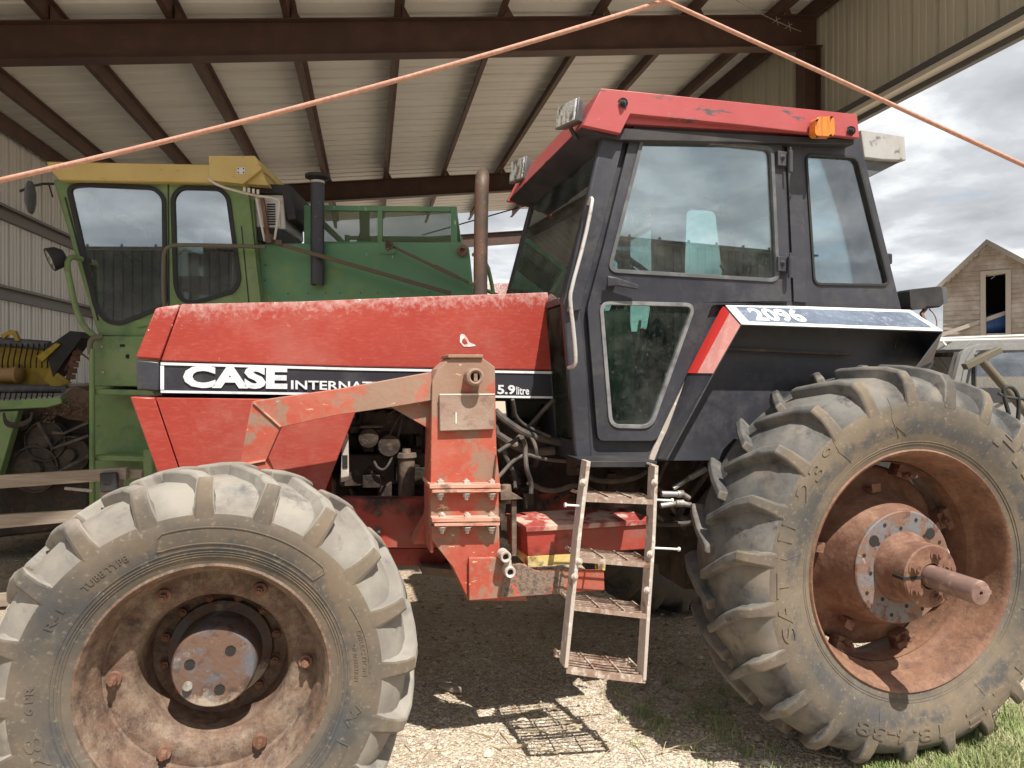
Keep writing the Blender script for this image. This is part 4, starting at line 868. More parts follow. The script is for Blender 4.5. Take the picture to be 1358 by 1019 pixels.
for pts, r in [([(656, 575), (680, 590), (705, 600), (735, 598)], .020), ([(656, 545), (672, 560), (700, 578), (745, 588)], .017), ([(660, 600), (690, 580), (720, 545), (735, 530)], .010),
               ([(692, 580), (697, 590), (697, 620), (705, 640), (704, 655)], .011), ([(704, 580), (710, 590), (712, 608)], .009), ([(680, 530), (685, 560), (730, 580)], .008), ([(655, 640), (690, 600), (722, 610), (750, 612)], .009),
               ([(700, 640), (730, 655), (770, 640), (790, 655)], .013), ([(765, 620), (790, 640), (840, 636), (862, 622)], .014), ([(790, 660), (815, 672), (850, 668), (880, 690)], .012), ([(860, 640), (885, 655), (900, 690), (940, 688)], .013), ([(858, 694), (900, 696), (935, 692)], .013),
               ([(896, 690), (910, 665), (940, 625), (960, 600)], .014), ([(905, 700), (925, 672), (950, 640)], .016), ([(885, 612), (868, 650), (860, 690)], .009), ([(930, 612), (905, 650), (885, 668)], .010), ([(655, 560), (668, 600), (683, 630), (684, 648)], .013)]:
    q = 3.05+er.random()*.2; b.tube([TP(x, y, q+er.uniform(-.04, .04)) for x, y in pts], r, 9, 2)
b.build('hydraulic_hose', 'hose', tr)
b = MB()
for i in range(46):
    x, y = er.uniform(662, 955), er.uniform(545, 700); q = er.uniform(3.25, 3.45); c = TP(x, y, q); k = er.random()
    if y < 612 and x > 735: continue
    if k < .4: b.obox(c, (er.uniform(.03, .12), .06, er.uniform(.03, .12)), er.uniform(-.3, .3))
    elif k < .8: b.cyl(c, c+Vector((er.uniform(-.12, .12), er.uniform(-.05, .05), er.uniform(-.12, .12))), er.uniform(.01, .03), n=10)
    else: b.hexbolt(c, (0, -1, 0), .018, .02)
b.prism(T.S(3.45, (655, 560), (990, 590), (990, 770), (900, 760), (800, 720), (655, 700)), Q(3.45), Q(3.85))
b.prism(T.S(3.3, (586, 664), (700, 664), (700, 748), (600, 742)), Q(3.305), Q(3.44)); b.prism(T.S(3.3, (905, 690), (960, 690), (975, 780), (908, 782)), Q(3.3), Q(3.6))  # first prism: backing plate added to keep sun spots off the ground
b.build('transmission', 'underbody', tr, bevel=.006)
b = MB(); b.prism(T.S(3.35, (682, 645), (712, 645), (713, 655), (762, 655), (765, 680), (682, 680)), Q(3.35), Q(3.45)); b.build('clutch_housing', 'framered', tr, bevel=.004)
b = MB()
for x, y in ((692, 652), (757, 662), (738, 662)): b.hexbolt(TP(x, y, 3.35), (0, -1, 0), .011, .012)
split_build(b, 'housing_bolt', 'dustmetal', tr)
b = MB(); b.prism(T.S(2.98, (664, 652), (672, 650), (694, 662), (664, 664)), Q(2.98), Q(3.1)); slab(b, (682, 664), (682, 738), .022, 3.0, 3.03); b.lathe([(0, .03), (.022, .03), (.026, 0), (.026, -.05)], TP(671, 652, 3.02), 16, 'z'); b.build('control_stand', 'dustmetal', tr, bevel=.002)
b = MB()
for x0, y0, x1, y1, r in ((877, 655, 898, 655.5, .013), (898, 655.5, 906, 655, .017), (876, 671, 896, 668, .012), (896, 668, 906, 667.5, .017), (893, 648, 915, 634, .011), (915, 634, 936, 622, .014), (906, 656, 914, 661, .012), (906, 668, 916, 670, .012), (860, 700, 866, 716, .009)):
    b.cyl(TP(x0, y0, 3.0), TP(x1, y1, 3.0), r, n=12)
split_build(b, 'hose_coupling', 'fitting', tr)
# red tool box with its yellow band, behind the ladder
TBQ = 2.93; f_ = T.S(TBQ, (698.5, 701), (865.5, 692), (865, 728), (700, 738))
b = MB(); b.hexa([(x, Q(TBQ), z) for x, z in f_], [(x-.03, Q(TBQ)+.24, z) for x, z in f_]); b.build('toolbox', 'framered', tr, bevel=.003)
b = MB(); t0, t1 = T.S(TBQ, (697, 698.5), (867, 688.5)); b.hexa([(t0[0], Q(TBQ)-.012, t0[1]), (t1[0], Q(TBQ)-.012, t1[1]), (t1[0], Q(TBQ)-.012, t1[1]-.022), (t0[0], Q(TBQ)-.012, t0[1]-.022)], [(t0[0]-.03, Q(TBQ)+.245, t0[1]+.012), (t1[0]-.05, Q(TBQ)+.245, t1[1]+.012), (t1[0]-.05, Q(TBQ)+.245, t1[1]), (t0[0]-.03, Q(TBQ)+.245, t0[1])])
b.build('toolbox_lid', mat('dust_bleached_red_lid', (.30, .05, .04), .6, layers=[dict(c=(.55, .36, .28), s=7, lo=.50, hi=.56, r=.9), dict(c=(.4, .2, .18), s=25, lo=.5, hi=.7, a=.6)], bump=(50, .2, .005)), tr, bevel=.002)
PP('yellow_band', 'yellowstrip', TBQ-.004, TBQ+.2, [(700, 738.5), (795, 733), (795, 747), (700, 752)], bevel=.001)
PP('rear_stub', 'yellowstrip', TBQ+.02, TBQ+.06, [(793, 744), (803, 744), (803, 757), (793, 757)], bevel=.001)
PP('belly_plate', 'dustmetal', 3.2, 3.8, [(560, 752), (640, 760), (640, 770), (560, 762)], bevel=.002)

# ----- ladder
LQ = 2.66
b = MB()
for a_, c_ in (((781, 612), (770, 700)), ((770, 698), (761, 790)), ((761, 788), (751, 886))): slab(b, a_, c_, .016, LQ-.005, LQ+.060)
for a_, c_ in (((871, 618), (867, 720)), ((867, 718), (861, 805)), ((861, 803), (855, 903))): slab(b, a_, c_, .015, LQ-.005, LQ+.060)
slab(b, (864, 616), (872, 619), .008, LQ-.005, LQ+.045)
for x, y in ((773, 640), (868, 640), (768, 745), (862, 735), (762, 765), (858, 783)): b.hexbolt(TP(x, y, LQ-.005), (0, -1, 0), .010, .006)
split_build(b, 'ladder_rail', 'ladder', tr, bevel=.002)
def step(xl, xr, yl, yr, bend=0):
    b = MB(); A = TP(xl, yl, LQ+.0); B = TP(xr, yr, LQ+.0); n = 12
    def pt(u, d, z): p = A.lerp(B, u); return p+Vector((0, d, z-bend*(math.sin(math.pi*u*.5+.3)*.6 if bend else 0)*(1-d*2.2)))
    D_ = .165
    for d in (0, D_): b.hexa([pt(0, d, -.020 if d == 0 else -.008), pt(1, d, -.020 if d == 0 else -.008), pt(1, d, 0), pt(0, d, 0)], [pt(0, d+.004, -.020 if d == 0 else -.008), pt(1, d+.004, -.020 if d == 0 else -.008), pt(1, d+.004, 0), pt(0, d+.004, 0)]) if not bend else [b.hexa([pt(k/8, d, -.03), pt((k+1)/8, d, -.03), pt((k+1)/8, d, 0), pt(k/8, d, 0)], [pt(k/8, d+.004, -.03), pt((k+1)/8, d+.004, -.03), pt((k+1)/8, d+.004, 0), pt(k/8, d+.004, 0)]) for k in range(8)]
    for i in range(1, 6):
        d = D_*i/6; m_ = 8 if bend else 1
        for k in range(m_): b.hexa([pt(k/m_, d, -.005), pt((k+1)/m_, d, -.005), pt((k+1)/m_, d, 0), pt(k/m_, d, 0)], [pt(k/m_, d+.004, -.005), pt((k+1)/m_, d+.004, -.005), pt((k+1)/m_, d+.004, 0), pt(k/m_, d+.004, 0)])
    for u in (.012, .34, .67, .985): b.hexa([pt(u, 0, .0005), pt(u+.022, 0, .0005), pt(u+.022, 0, .006), pt(u, 0, .006)], [pt(u, D_, .0005), pt(u+.022, D_, .0005), pt(u+.022, D_, .006), pt(u, D_, .006)])
    b.build('step', 'stepsteel', tr, smooth=0)
step(775, 868, 659, 663); step(767, 864, 739, 747); step(760, 860, 803, 815); step(751, 856, 882, 893, .02)
b = MB()
for x0, x1, y0, y1 in ((751, 773, 670, 671.5), (868, 890, 663, 664), (867, 899, 727, 728.5)):
    A, B = TP(x0, y0, LQ+.02), TP(x1, y1, LQ+.02); b.cyl(A, B, .0045, n=8); c = A if x0 < 760 else B; d = (A-B).normalized()*(1 if x0 < 760 else -1); b.cyl(c, c+d*.008, .009, n=8)
split_build(b, 'long_bolt', 'decalwhite', tr)
PP('cab_step_bracket', 'blackflat', LQ+.05, LQ+.3, [(776, 612), (872, 612), (870, 620), (778, 620)], bevel=.002)
# ----- cab
CQ = 2.93; CF = 4.14
body = T.S(CQ, (808, 160), (1140, 183), (1196, 412), (1196, 446), (1040, 608), (985, 611), (868, 611), (764, 613), (746, 402))
rearwin = T.S(CQ, (1069, 205.5), (1136, 210), (1178, 378), (1080, 376.5))
dooropen = T.S(CQ, (846, 170), (1034, 186), (1040, 400), (938, 405), (868, 580), (798, 580), (786, 408))
b = MB(); rwh = rounded(rearwin, .035); b.prism(body, Q(CQ), Q(CQ)+.035, [rwh, dooropen]); 
fwins = [rounded(T.S(CF, *w_), .04) for w_ in (((822, 268), (866, 271), (867, 364), (806, 362)), ((911, 276), (952, 279), (962, 368), (908, 366)), ((800, 400), (866, 403), (860, 440), (806, 440)))]
fb = MB(); fb.prism([p for p in body], Q(CF), Q(CF)+.035, fwins)
# floor, front wall below the glass, rear wall, roof rails
pB, pC = T.S(CQ, (747, 402), (764, 613)); pR = T.S(CQ, (1196, 446))[0]; pRt = T.S(CQ, (1140, 183))[0]; pF = T.S(CQ, (808, 160))[0]
def strip(b, p, r, q0_, q1_, th=.02): b.hexa([(p[0], q0_, p[1]), (r[0], q0_, r[1]), (r[0]+th, q0_, r[1]), (p[0]+th, q0_, p[1])], [(p[0], q1_, p[1]), (r[0], q1_, r[1]), (r[0]+th, q1_, r[1]), (p[0]+th, q1_, p[1])])
strip(b, pB, pC, Q(3.20), Q(4.05)); strip(b, (pC[0]-.005, pC[1]+.09), (pC[0], pC[1]), Q(CQ)+.036, Q(3.1995)); strip(b, (pC[0]-.005, pC[1]+.09), (pC[0], pC[1]), Q(4.0505), Q(CF)-.001)
b.box((pC[0]+.02, Q(CQ)+.036, pC[1]+.02), (pR[0]-.35, Q(CF)-.001, pC[1]+.05))
b.box((pR[0]-.36, Q(CQ)+.036, pC[1]+.0505), (pR[0]-.33, Q(CF)-.001, pR[1]+.06)); b.box((pR[0]-.33, Q(CQ)+.036, pR[1]+.03), (pR[0]-.03, Q(CF)-.001, pR[1]+.06))
cab = b.build('cab', 'black', tr, bevel=.004); fb.build('far_cab_side', 'cabgrey', cab)
# pillars in the glass planes
b = MB()
for y0, y1 in ((Q(CQ)+.036, Q(CQ)+.075), (Q(CF)-.04, Q(CF)-.001)):
    strip(b, (pF[0]+.001, pF[1]), (pB[0]+.001, pB[1]), y0, y1, .05); strip(b, (pRt[0]-.05, pRt[1]), (pR[0]-.05, pR[1]+.05), y0, y1, .049)
strip(b, (pB[0]+.001, pB[1]+.03), (pB[0]+.001, pB[1]-.002), Q(CQ)+.076, Q(CF)-.041, .05)
split_build(b, 'cab_pillar', 'black', cab, bevel=.003)
def pane(name, pts, m='winglass', parent=cab, th=.004):
    P_ = [Vector(p) for p in pts]; nn = (P_[1]-P_[0]).cross(P_[2]-P_[0]).normalized()*th; b = MB(); b.hexa(P_, [p+nn for p in P_]); return b.build(name, m, parent, smooth=0)
def flatpane(name, poly, q, m='winglass', parent=cab):
    b = MB(); b.prism(poly, q, q+.004); return b.build(name, m, parent, smooth=0)
def gask(name, loop, q, wd, m='seal', parent=cab, q2=.012):
    b = MB(); b.prism(inset(loop, -wd), q-.007, q+q2, [inset(loop, .004)]); return b.build(name, m, parent, bevel=.003)
flatpane('rear_side_window', rwh, Q(CQ)+.012); gask('rear_side_seal', rwh, Q(CQ), .008, 'sealdark')
for fw_ in fwins: flatpane('far_window', fw_, Q(CF)+.012)
hp0, hp1 = pRt, (pRt[0]+(pR[0]-pRt[0])*.22, pRt[1]+(pR[1]-pRt[1])*.22); hb = MB(); strip(hb, (hp0[0]-.06, hp0[1]), (hp1[0]-.06, hp1[1]), Q(CQ)+.08, Q(CF)-.045, .02); hb.build('rear_header', 'cabgrey', cab)
pane('windshield', [(pF[0]+.012, Q(CQ)+.076, pF[1]-.02), (pF[0]+.012, Q(CF)-.041, pF[1]-.02), (pB[0]+.012, Q(CF)-.041, pB[1]+.03), (pB[0]+.012, Q(CQ)+.076, pB[1]+.03)], 'windshield')
pane('rear_window', [(pRt[0]-.03, Q(CQ)+.076, pRt[1]-.02), (pRt[0]-.03, Q(CF)-.041, pRt[1]-.02), (pR[0]-.03, Q(CF)-.041, pR[1]+.12), (pR[0]-.03, Q(CQ)+.076, pR[1]+.12)])
pane('front_lower_window', [(pB[0]+.004, Q(CQ)+.045, pB[1]-.01), (pB[0]+.004, Q(3.19), pB[1]-.01), (pC[0]+.0, Q(3.19), pC[1]+.10), (pC[0]+.0, Q(CQ)+.045, pC[1]+.10)], 'lowglass')
b = MB(); slab(b, (738, 386), (738, 398), .02, CQ+.25, CQ+.27); b.build('window_post', 'blackflat', cab)
# front pillar: a folded sheet standing proud of the body, with grab rail
PP('front_pillar', 'black', CQ-.035, CQ-.0005, [(799, 173), (829, 180), (800, 300), (771, 405), (779, 500), (786, 608), (763, 612), (747, 404), (771, 300)], bevel=.010)
PP('mirror_mount', 'black', CQ-.062, CQ-.0355, [(750, 392), (757, 383), (772, 391), (771, 411), (752, 415), (747, 404)], bevel=.004)
b = MB(); b.tube([TP(781, 271, CQ-.04), TP(784, 262, CQ-.075), TP(786, 266, CQ-.085), TP(775, 320, CQ-.085), TP(757, 385, CQ-.10), TP(756, 400, CQ-.10), TP(761, 440, CQ-.10), TP(764, 478, CQ-.10), TP(762, 486, CQ-.085), TP(754, 488, CQ-.045)], .0085, 10, 1); b.build('grab_rail', 'chrome', tr, smooth=60)
# door
DQ = CQ-.03
dl = T.S(DQ, (841, 162), (1036, 180), (1044, 300), (1050, 400), (944, 405), (912, 492), (871, 585), (793, 585), (779, 408), (800, 330))
dl = rounded(dl, [.03, .03, .01, .02, .02, .02, .03, .03, .02, .02])
uw = rounded(T.S(DQ, (854, 181), (1022, 198), (1030, 371), (809, 358)), .035); lw = rounded(T.S(DQ, (798, 403), (919, 406), (862, 565), (811, 564)), .04)
b = MB(); b.prism(dl, Q(DQ), Q(DQ)+.028, [uw, lw]); door = b.build('door', 'black', tr, bevel=.006, seg=3)
gask('window_seal', uw, Q(DQ), .013, 'lampbody', door); gask('lower_window_seal', lw, Q(DQ), .013, 'seal', door)
flatpane('window', uw, Q(DQ)+.010, parent=door); flatpane('lower_window', lw, Q(DQ)+.010, 'winglow', parent=door)
b = MB(); b.hexa([TP(806, 366, DQ-.045), TP(818, 368, DQ-.045), TP(847, 378, DQ-.045), TP(846, 384, DQ-.045), TP(818, 379, DQ-.045), TP(806, 380, DQ-.045)], [TP(806, 366, DQ-.045)+Vector((0, .016, 0)), TP(818, 368, DQ-.045)+Vector((0, .016, 0)), TP(847, 378, DQ-.045)+Vector((0, .016, 0)), TP(846, 384, DQ-.045)+Vector((0, .016, 0)), TP(818, 379, DQ-.045)+Vector((0, .016, 0)), TP(806, 380, DQ-.045)+Vector((0, .016, 0))])
b.cyl(TP(812, 373, DQ-.0285), TP(812, 373, DQ), .018, n=16); b.build('handle', 'black', door, bevel=.004)
b = MB()
for y in (209, 349):
    P_ = T.S(DQ-.02, (1032, y-9), (1048, y-7), (1048, y+12), (1032, y+10)); b.prism(P_, Q(DQ)-.02, Q(DQ)-.0005); c = TP(1048, y+4, DQ-.03); b.cyl(c-Vector((0, 0, .055)), c+Vector((0, 0, .045)), .012, n=12); b.cyl(c+Vector((0, 0, .045)), c+Vector((0, 0, .06)), .006, n=8); b.hexbolt(TP(1038, y, DQ-.0205), (0, -1, 0), .008, .006)
split_build(b, 'hinge', 'black', door, bevel=.002)
PP('door_top_seal', 'sealdark', CQ-.02, CQ-.0005, [(836, 152), (1040, 168), (1040, 181), (842, 163)], bevel=.003)
PP('rear_post', 'black', CQ-.012, CQ-.0005, [(1043, 178), (1063, 180), (1071, 402), (1053, 401)], bevel=.004)
PP('edge_trim', 'ladder', CQ-.012, CQ-.0005, [(912, 500), (917, 502), (876, 590), (868, 611), (860, 611), (868, 590)], bevel=.002)
# roof
RQ = 2.84; RFQ = 4.22
ro = T.S(RQ, (772.5, 166), (797.5, 117), (1136.5, 151.5), (1140, 183), (1078, 177), (985, 166), (836, 151), (823, 177))
rt_ = T.S(RQ, (772.5, 166), (797.5, 117), (1136.5, 151.5), (1140, 183), (1078, 177), (985, 166), (836, 151))
b = MB(); b.prism(ro, Q(RQ), Q(RQ)+.03); 
r2 = T.S(RQ, (777, 162), (797.8, 117.6), (1136, 152), (1139.5, 178), (820, 160)); b.prism(r2, Q(RQ)+.0305, Q(RFQ)-.0305); b.prism(ro, Q(RFQ)-.03, Q(RFQ))
roof = b.build('roof', 'roofred', tr, bevel=.009)
b = MB(); v = T.S(RQ, (776, 164), (1139, 182), (1139, 189), (826, 183), (796, 176)); b.prism(v, Q(RQ)+.031, Q(RFQ)-.031); b.build('roof_lining', 'blackflat', roof, bevel=.003)
b = MB()
for x, y in ((826, 137), (1128, 174)): b.cyl(TP(x, y, RQ), TP(x, y, RQ-.006), .022, n=20); b.hexbolt(TP(x, y, RQ-.006), (0, -1, 0), .012, .010)
split_build(b, 'roof_bolt', 'blackflat', roof)
# lamps on the visor
def lamp(name, x0, y0, x1, y1, q, k, yaw=0):
    """lens between two pixels at the near edge, k lamp width"""
    A, B = TP(x0, y0, q), TP(x1, y1, q); hgt = (A-B).length; c = (A+B)/2
    rot = Matrix.Rotation(R(yaw), 3, 'Z')@Matrix.Rotation(R(8), 3, 'Y')
    def loc(x, y, z): return c+rot@Vector((x, y+k/2, z))
    b = MB(); b.hexa([loc(0, -k/2, -hgt/2), loc(0, k/2, -hgt/2), loc(0, k/2, hgt/2), loc(0, -k/2, hgt/2)], [loc(.055, -k*.36, -hgt*.36), loc(.055, k*.36, -hgt*.36), loc(.055, k*.36, hgt*.40), loc(.055, -k*.36, hgt*.40)])
    o = b.build(name, 'lampbody', tr, bevel=.006)
    b = MB(); e = .88; b.hexa([loc(-.001, -k/2*e, -hgt/2*e), loc(-.001, k/2*e, -hgt/2*e), loc(-.001, k/2*e, hgt/2*e), loc(-.001, -k/2*e, hgt/2*e)], [loc(-.008, -k/2*e*.94, -hgt/2*e*.92), loc(-.008, k/2*e*.94, -hgt/2*e*.92), loc(-.008, k/2*e*.94, hgt/2*e*.92), loc(-.008, -k/2*e*.94, hgt/2*e*.92)])
    b.build('lens', 'lens', o, bevel=.003)
    b = MB(); p = loc(.03, 0, -hgt/2); b.cyl(p, p+Vector((.03, 0, -.05)), .010, n=8); b.build('stalk', 'blackflat', o)
lamp('work_light', 768, 127, 765, 161, 2.90, .15, 22); lamp('work_light', 697, 205, 696, 238, 3.93, .15, 22)
b = MB(); c = TP(1093, 170, RQ-.05); P8 = rounded([(c.x-.052, c.z-.04), (c.x-.048, c.z+.045), (c.x+.05, c.z+.055), (c.x+.052, c.z-.035)], .022)
b.prism(P8, Q(RQ)-.055, Q(RQ)-.012); amb = b.build('marker_light', 'amber', tr, bevel=.010, seg=3)
b = MB(); b.prism(inset(P8, .012), Q(RQ)-.012, Q(RQ)-.0005); b.build('lamp_base', 'blackflat', amb)
b = MB()
for x, y in ((1083, 160), (1102, 156), (1083, 182), (1101, 180)): b.hexbolt(TP(x, y, RQ-.055), (0, -1, 0), .005, .003, False)
split_build(b, 'lamp_screw', 'dark', amb)
# filter box behind the roof
b = MB(); P_ = T.S(3.05, (1142, 172), (1200, 181), (1202, 213), (1170, 212), (1146, 209)); b.prism(P_, Q(3.05), Q(4.15)); o = b.build('filter_box', 'airbox', tr, bevel=.012)
b = MB(); P_ = T.S(3.08, (1146, 211), (1196, 214), (1152, 236)); b.prism(P_, Q(3.08), Q(4.12)); b.build('filter_box_base', 'lampbody', o, bevel=.004)
# fender: folded sheet, stripe, marker
inner = T.S(CQ-.012, (872, 609), (912, 497), (960, 405), (1206, 413), (1236, 480)); outer = T.S(2.76, (884, 611), (946, 497), (983, 432), (1250, 441), (1213, 490))
b = MB(); n = len(inner); b.add([(x, Q(CQ)-.012, z) for x, z in inner]+[(x, Q(2.76), z) for x, z in outer], [(i, i+1, n+i+1, n+i) for i in range(n-1)]); fender = b.build('fender', 'black', tr, solid=.008, smooth=0, bevel=.003)
fi = T.S(CQ-.005, (872, 611), (912, 497), (960, 407), (1206, 414), (1238, 480), (1190, 560), (1040, 610))
b = MB(); b.prism(fi, Q(CQ)-.011, Q(CQ)-.001); b.build('fender_inner_wall', 'black', fender, bevel=.002)
b = MB(); slab(b, (965, 463), (1130, 470), .012, CQ-.05, CQ-.012); b.tube([TP(1190, 450, CQ-.06), TP(1186, 462, CQ-.06), TP(1192, 468, CQ-.06), TP(1200, 455, CQ-.05)], .004, 6, 1); b.build('fender_brace', 'underbody', fender)
I3 = [Vector((x, Q(CQ)-.012, z)) for x, z in inner]; O3 = [Vector((x, Q(2.76), z)) for x, z in outer]
def onquad(TL, TR, BR, BL, u0, v0, u1, v1, off, th, m, name, parent=fender):
    f = bil([TL, TR, BR, BL], off); g = bil([TL, TR, BR, BL], off+th); b = MB()
    b.hexa([f(u0, v0, 0), f(u1, v0, 0), f(u1, v1, 0), f(u0, v1, 0)], [g(u0, v0, 0), g(u1, v0, 0), g(u1, v1, 0), g(u0, v1, 0)]); return b.build(name, m, parent, smooth=0)
q4 = (I3[2], I3[3], O3[3], O3[2])
onquad(*q4, .0, .0, 1, 1, .0045, .003, 'decalwhite', 'stripe_border'); onquad(*q4, .045, .14, .965, .86, .008, .001, 'fstripe', 'stripe')
b = MB(); f4 = bil([p for p in q4], .0095); b.text('2096', lambda u, v, w: f4(.085+.255*u, .17+.64*v, w*.3), .035); b.build('model_number', 'decalwhite', fender, smooth=0)
onquad(I3[2], O3[2], O3[1], I3[1], .42, .01, 1.0, .99, .0045, .004, 'reflector', 'marker_panel'); onquad(I3[2], O3[2], O3[1], I3[1], .02, .01, .42, .99, .0045, .004, 'reflred', 'marker_edge')
# rear lamp on its bracket
b = MB(); b.prism(rounded(T.S(2.98, (1206, 384), (1249, 379.5), (1252, 403), (1246, 408), (1208, 411)), .02), Q(2.98), Q(3.07)); o = b.build('rear_work_light', 'blackflat', tr, bevel=.008)
b = MB(); b.prism(rounded(T.S(3.0, (1240, 382), (1252, 381), (1254, 403), (1242, 405)), .008), Q(2.985), Q(3.065)); b.build('light_rim', 'lampbody', o, bevel=.003)
b = MB(); b.tube([TP(1228, 409, 3.02), TP(1222, 416, 3.0), TP(1226, 425, 2.98)], .010, 8); b.tube([TP(1232, 410, 3.0), TP(1240, 418, 2.97), TP(1243, 430, 2.96), TP(1240, 440, 2.95)], .003, 5, 1); split_build(b, 'bracket', 'rust', o)
# inside
b = MB(); cs = TP(930, 470, 3.6); b.obox((cs.x, cs.y, cs.z-.12), (.5, .5, .14), 0); b.obox((cs.x+.26, cs.y, cs.z+.16), (.13, .46, .52), Matrix.Rotation(R(-10), 3, 'Y')); b.obox((cs.x, cs.y, cs.z-.34), (.35, .35, .3), 0); b.build('seat', 'seatcloth', tr, bevel=.05, seg=3)
b = MB(); c = TP(843, 356, 3.6); ring = []; ax = Vector((.45, -.45, .77)).normalized(); X_ = ax.cross(Vector((0, 1, 0))).normalized(); Y_ = ax.cross(X_).normalized()
ring = [c+(X_*math.cos(2*math.pi*k/28)+Y_*math.sin(2*math.pi*k/28))*.17 for k in range(28)]; b.tube(ring, .016, 8, closed=True)
for k in range(3): a = R(120*k+30); b.cyl(c-ax*.03, c+(X_*math.cos(a)+Y_*math.sin(a))*.165, .010, n=6)
b.cyl(c-ax*.02, c-ax*.07, .05, n=16); b.cyl(c-ax*.05, c-ax*.42+Vector((0, 0, -.25)), .035, n=12); b.build('steering_wheel', 'blackflat', tr)
b = MB(); c = TP(812, 520, 3.6); b.obox((c.x-.02, c.y, c.z+.12), (.16, .42, .62), Matrix.Rotation(R(-8), 3, 'Y')); c2 = TP(870, 540, 3.9); b.obox((c2.x+.1, Q(4.1), c2.z), (.6, .2, .45), 0); b.build('dashboard', 'cabtan', tr, bevel=.03)
b = MB()
for x, y, hh in ((825, 470, .16), (842, 475, .2), (850, 480, .12)): c = TP(x, y, 3.5); b.cyl(c, c+Vector((.03, 0, hh)), .008, n=6)
split_build(b, 'lever', 'chrome', tr)
b = MB(); b.lathe([(0, .02), (.018, .012), (.018, -.012), (0, -.02)], TP(822, 427, 3.5), 12, 'z'); b.lathe([(0, .02), (.016, .012), (.016, -.012), (0, -.02)], TP(852, 440, 3.5), 12, 'z'); split_build(b, 'lever_knob', 'redknob', tr)
b = MB(); b.tube([TP(1175, 352, 3.9), TP(1160, 335, 3.9), TP(1140, 300, 3.9)], .008, 6); b.tube([TP(955, 352, 4.0), TP(965, 362, 4.0), TP(985, 372, 4.0)], .009, 6, 1); split_build(b, 'wiper', 'blackflat', tr)
b = MB(); b.obox(TP(1168, 345, 3.9), (.08, .12, .07), 0); b.build('wiper_motor', 'blackflat', tr, bevel=.01)
# ---------------------------------------------------------------- combine
G = Frame(2.5, -2.6, 7.2)
cb = empty('combine_harvester', G.world(), G.a)
tag(cb, 'old green combine harvester with yellow cab roof, standing in the shed behind the tractor', 'combine')
def GP(x, y, q): return G.P(x, y, q)
def gq(q): return q-G.qB
def GG(name, m, q0, q1, px, holes=(), bevel=.004, parent=cb, rnd=0): return PP(name, m, q0, q1, px, holes, bevel, parent, rnd, None, G)
CN, CFAR = 5.9, 7.5
outl = G.S(CN, (72, 238), (325, 243), (330, 262), (346, 403), (346, 450), (132, 445), (118, 400))
w1 = [(92, 249), (112, 246), (203, 250), (217, 262), (219, 405), (160, 429), (143, 426), (128, 408)]
w2 = [(230, 262), (240, 250), (290, 251), (302, 262), (317, 372), (310, 386), (255, 402), (240, 396), (234, 380)]
def gr_(pts, r=.05): return rounded(G.S(CN, *pts), r)
W1, W2 = gr_(w1), gr_(w2)
b = MB(); b.prism(outl, gq(CN), gq(CN)+.04, [W1, W2]); b.prism(outl, gq(CFAR), gq(CFAR)+.04, [W1, W2])
a0, a1 = G.S(CN, (72, 238), (132, 445)); c0, c1 = G.S(CN, (330, 262), (346, 450))
for p, r in ((a0, a1), (c0, c1)):
    for (y0, y1) in ((gq(CN)+.041, gq(CN)+.10), (gq(CFAR)-.06, gq(CFAR)-.001)): strip(b, (p[0]-.03, p[1]), (r[0]-.03, r[1]), y0, y1, .05)
b.box((a1[0]+.03, gq(CN)+.041, a1[1]+.02), (c1[0]-.03, gq(CFAR)-.001, a1[1]+.06)); strip(b, (c1[0]-.06, c1[1]+.9), (c1[0]-.06, c1[1]), gq(CN)+.101, gq(CFAR)-.061, .03)
gc = b.build('cab', 'green', cb, bevel=.006)
def gasket(name, loop, q, parent): b = MB(); b.prism(inset(loop, -.022), q-.012, q+.012, [inset(loop, .012)]); b.build(name, 'sealdark', parent, bevel=.003)
for W_1, nm in ((W1, 'side_window'), (W2, 'door_window')):
    gasket('window_seal', W_1, gq(CN), gc); flatpane(nm, W_1, gq(CN)+.004, 'cglass', gc); flatpane(nm, W_1, gq(CFAR)+.02, 'cglass', gc)
pane('windshield', [(a0[0]-.01, gq(CN)+.101, a0[1]-.1), (a0[0]-.01, gq(CFAR)-.061, a0[1]-.1), (a1[0]-.01, gq(CFAR)-.061, a1[1]+.1), (a1[0]-.01, gq(CN)+.101, a1[1]+.1)], 'cglass', gc)
b = MB(); slab(b, (223, 243), (224, 425), .010, CN-.004, CN-.001, G); slab(b, (320, 300), (330, 403), .008, CN-.004, CN-.001, G); slab(b, (86, 262), (130, 425), .012, CN-.006, CN-.001, G); split_build(b, 'cab_seam', 'blackflat', gc)
b = MB(); slab(b, (180, 430), (218, 423), .06, CN-.02, CN-.001, G); b.build('door_latch', 'green', gc, bevel=.003)
# seat, wheel and column seen through the glass
b = MB(); c = GP(272, 372, 6.7); b.obox((c.x, c.y, c.z-.05), (.42, .5, .12), 0); b.obox((c.x+.12, c.y, c.z+.2), (.12, .48, .5), 0); b.build('seat', 'seatcloth', cb, bevel=.04)
b = MB(); c = GP(186, 350, 6.7); ax = Vector((-.5, 0, .85)); ring = [c+(Vector((.85, 0, -.5))*math.cos(2*math.pi*k/24)+Vector((0, 1, 0))*math.sin(2*math.pi*k/24))*.19 for k in range(24)]; b.tube(ring, .014, 7, closed=True); b.cyl(c, GP(160, 440, 6.7), .05, n=12); b.obox(GP(168, 390, 6.7), (.22, .3, .4), 0); b.build('steering_column', 'blackflat', cb)
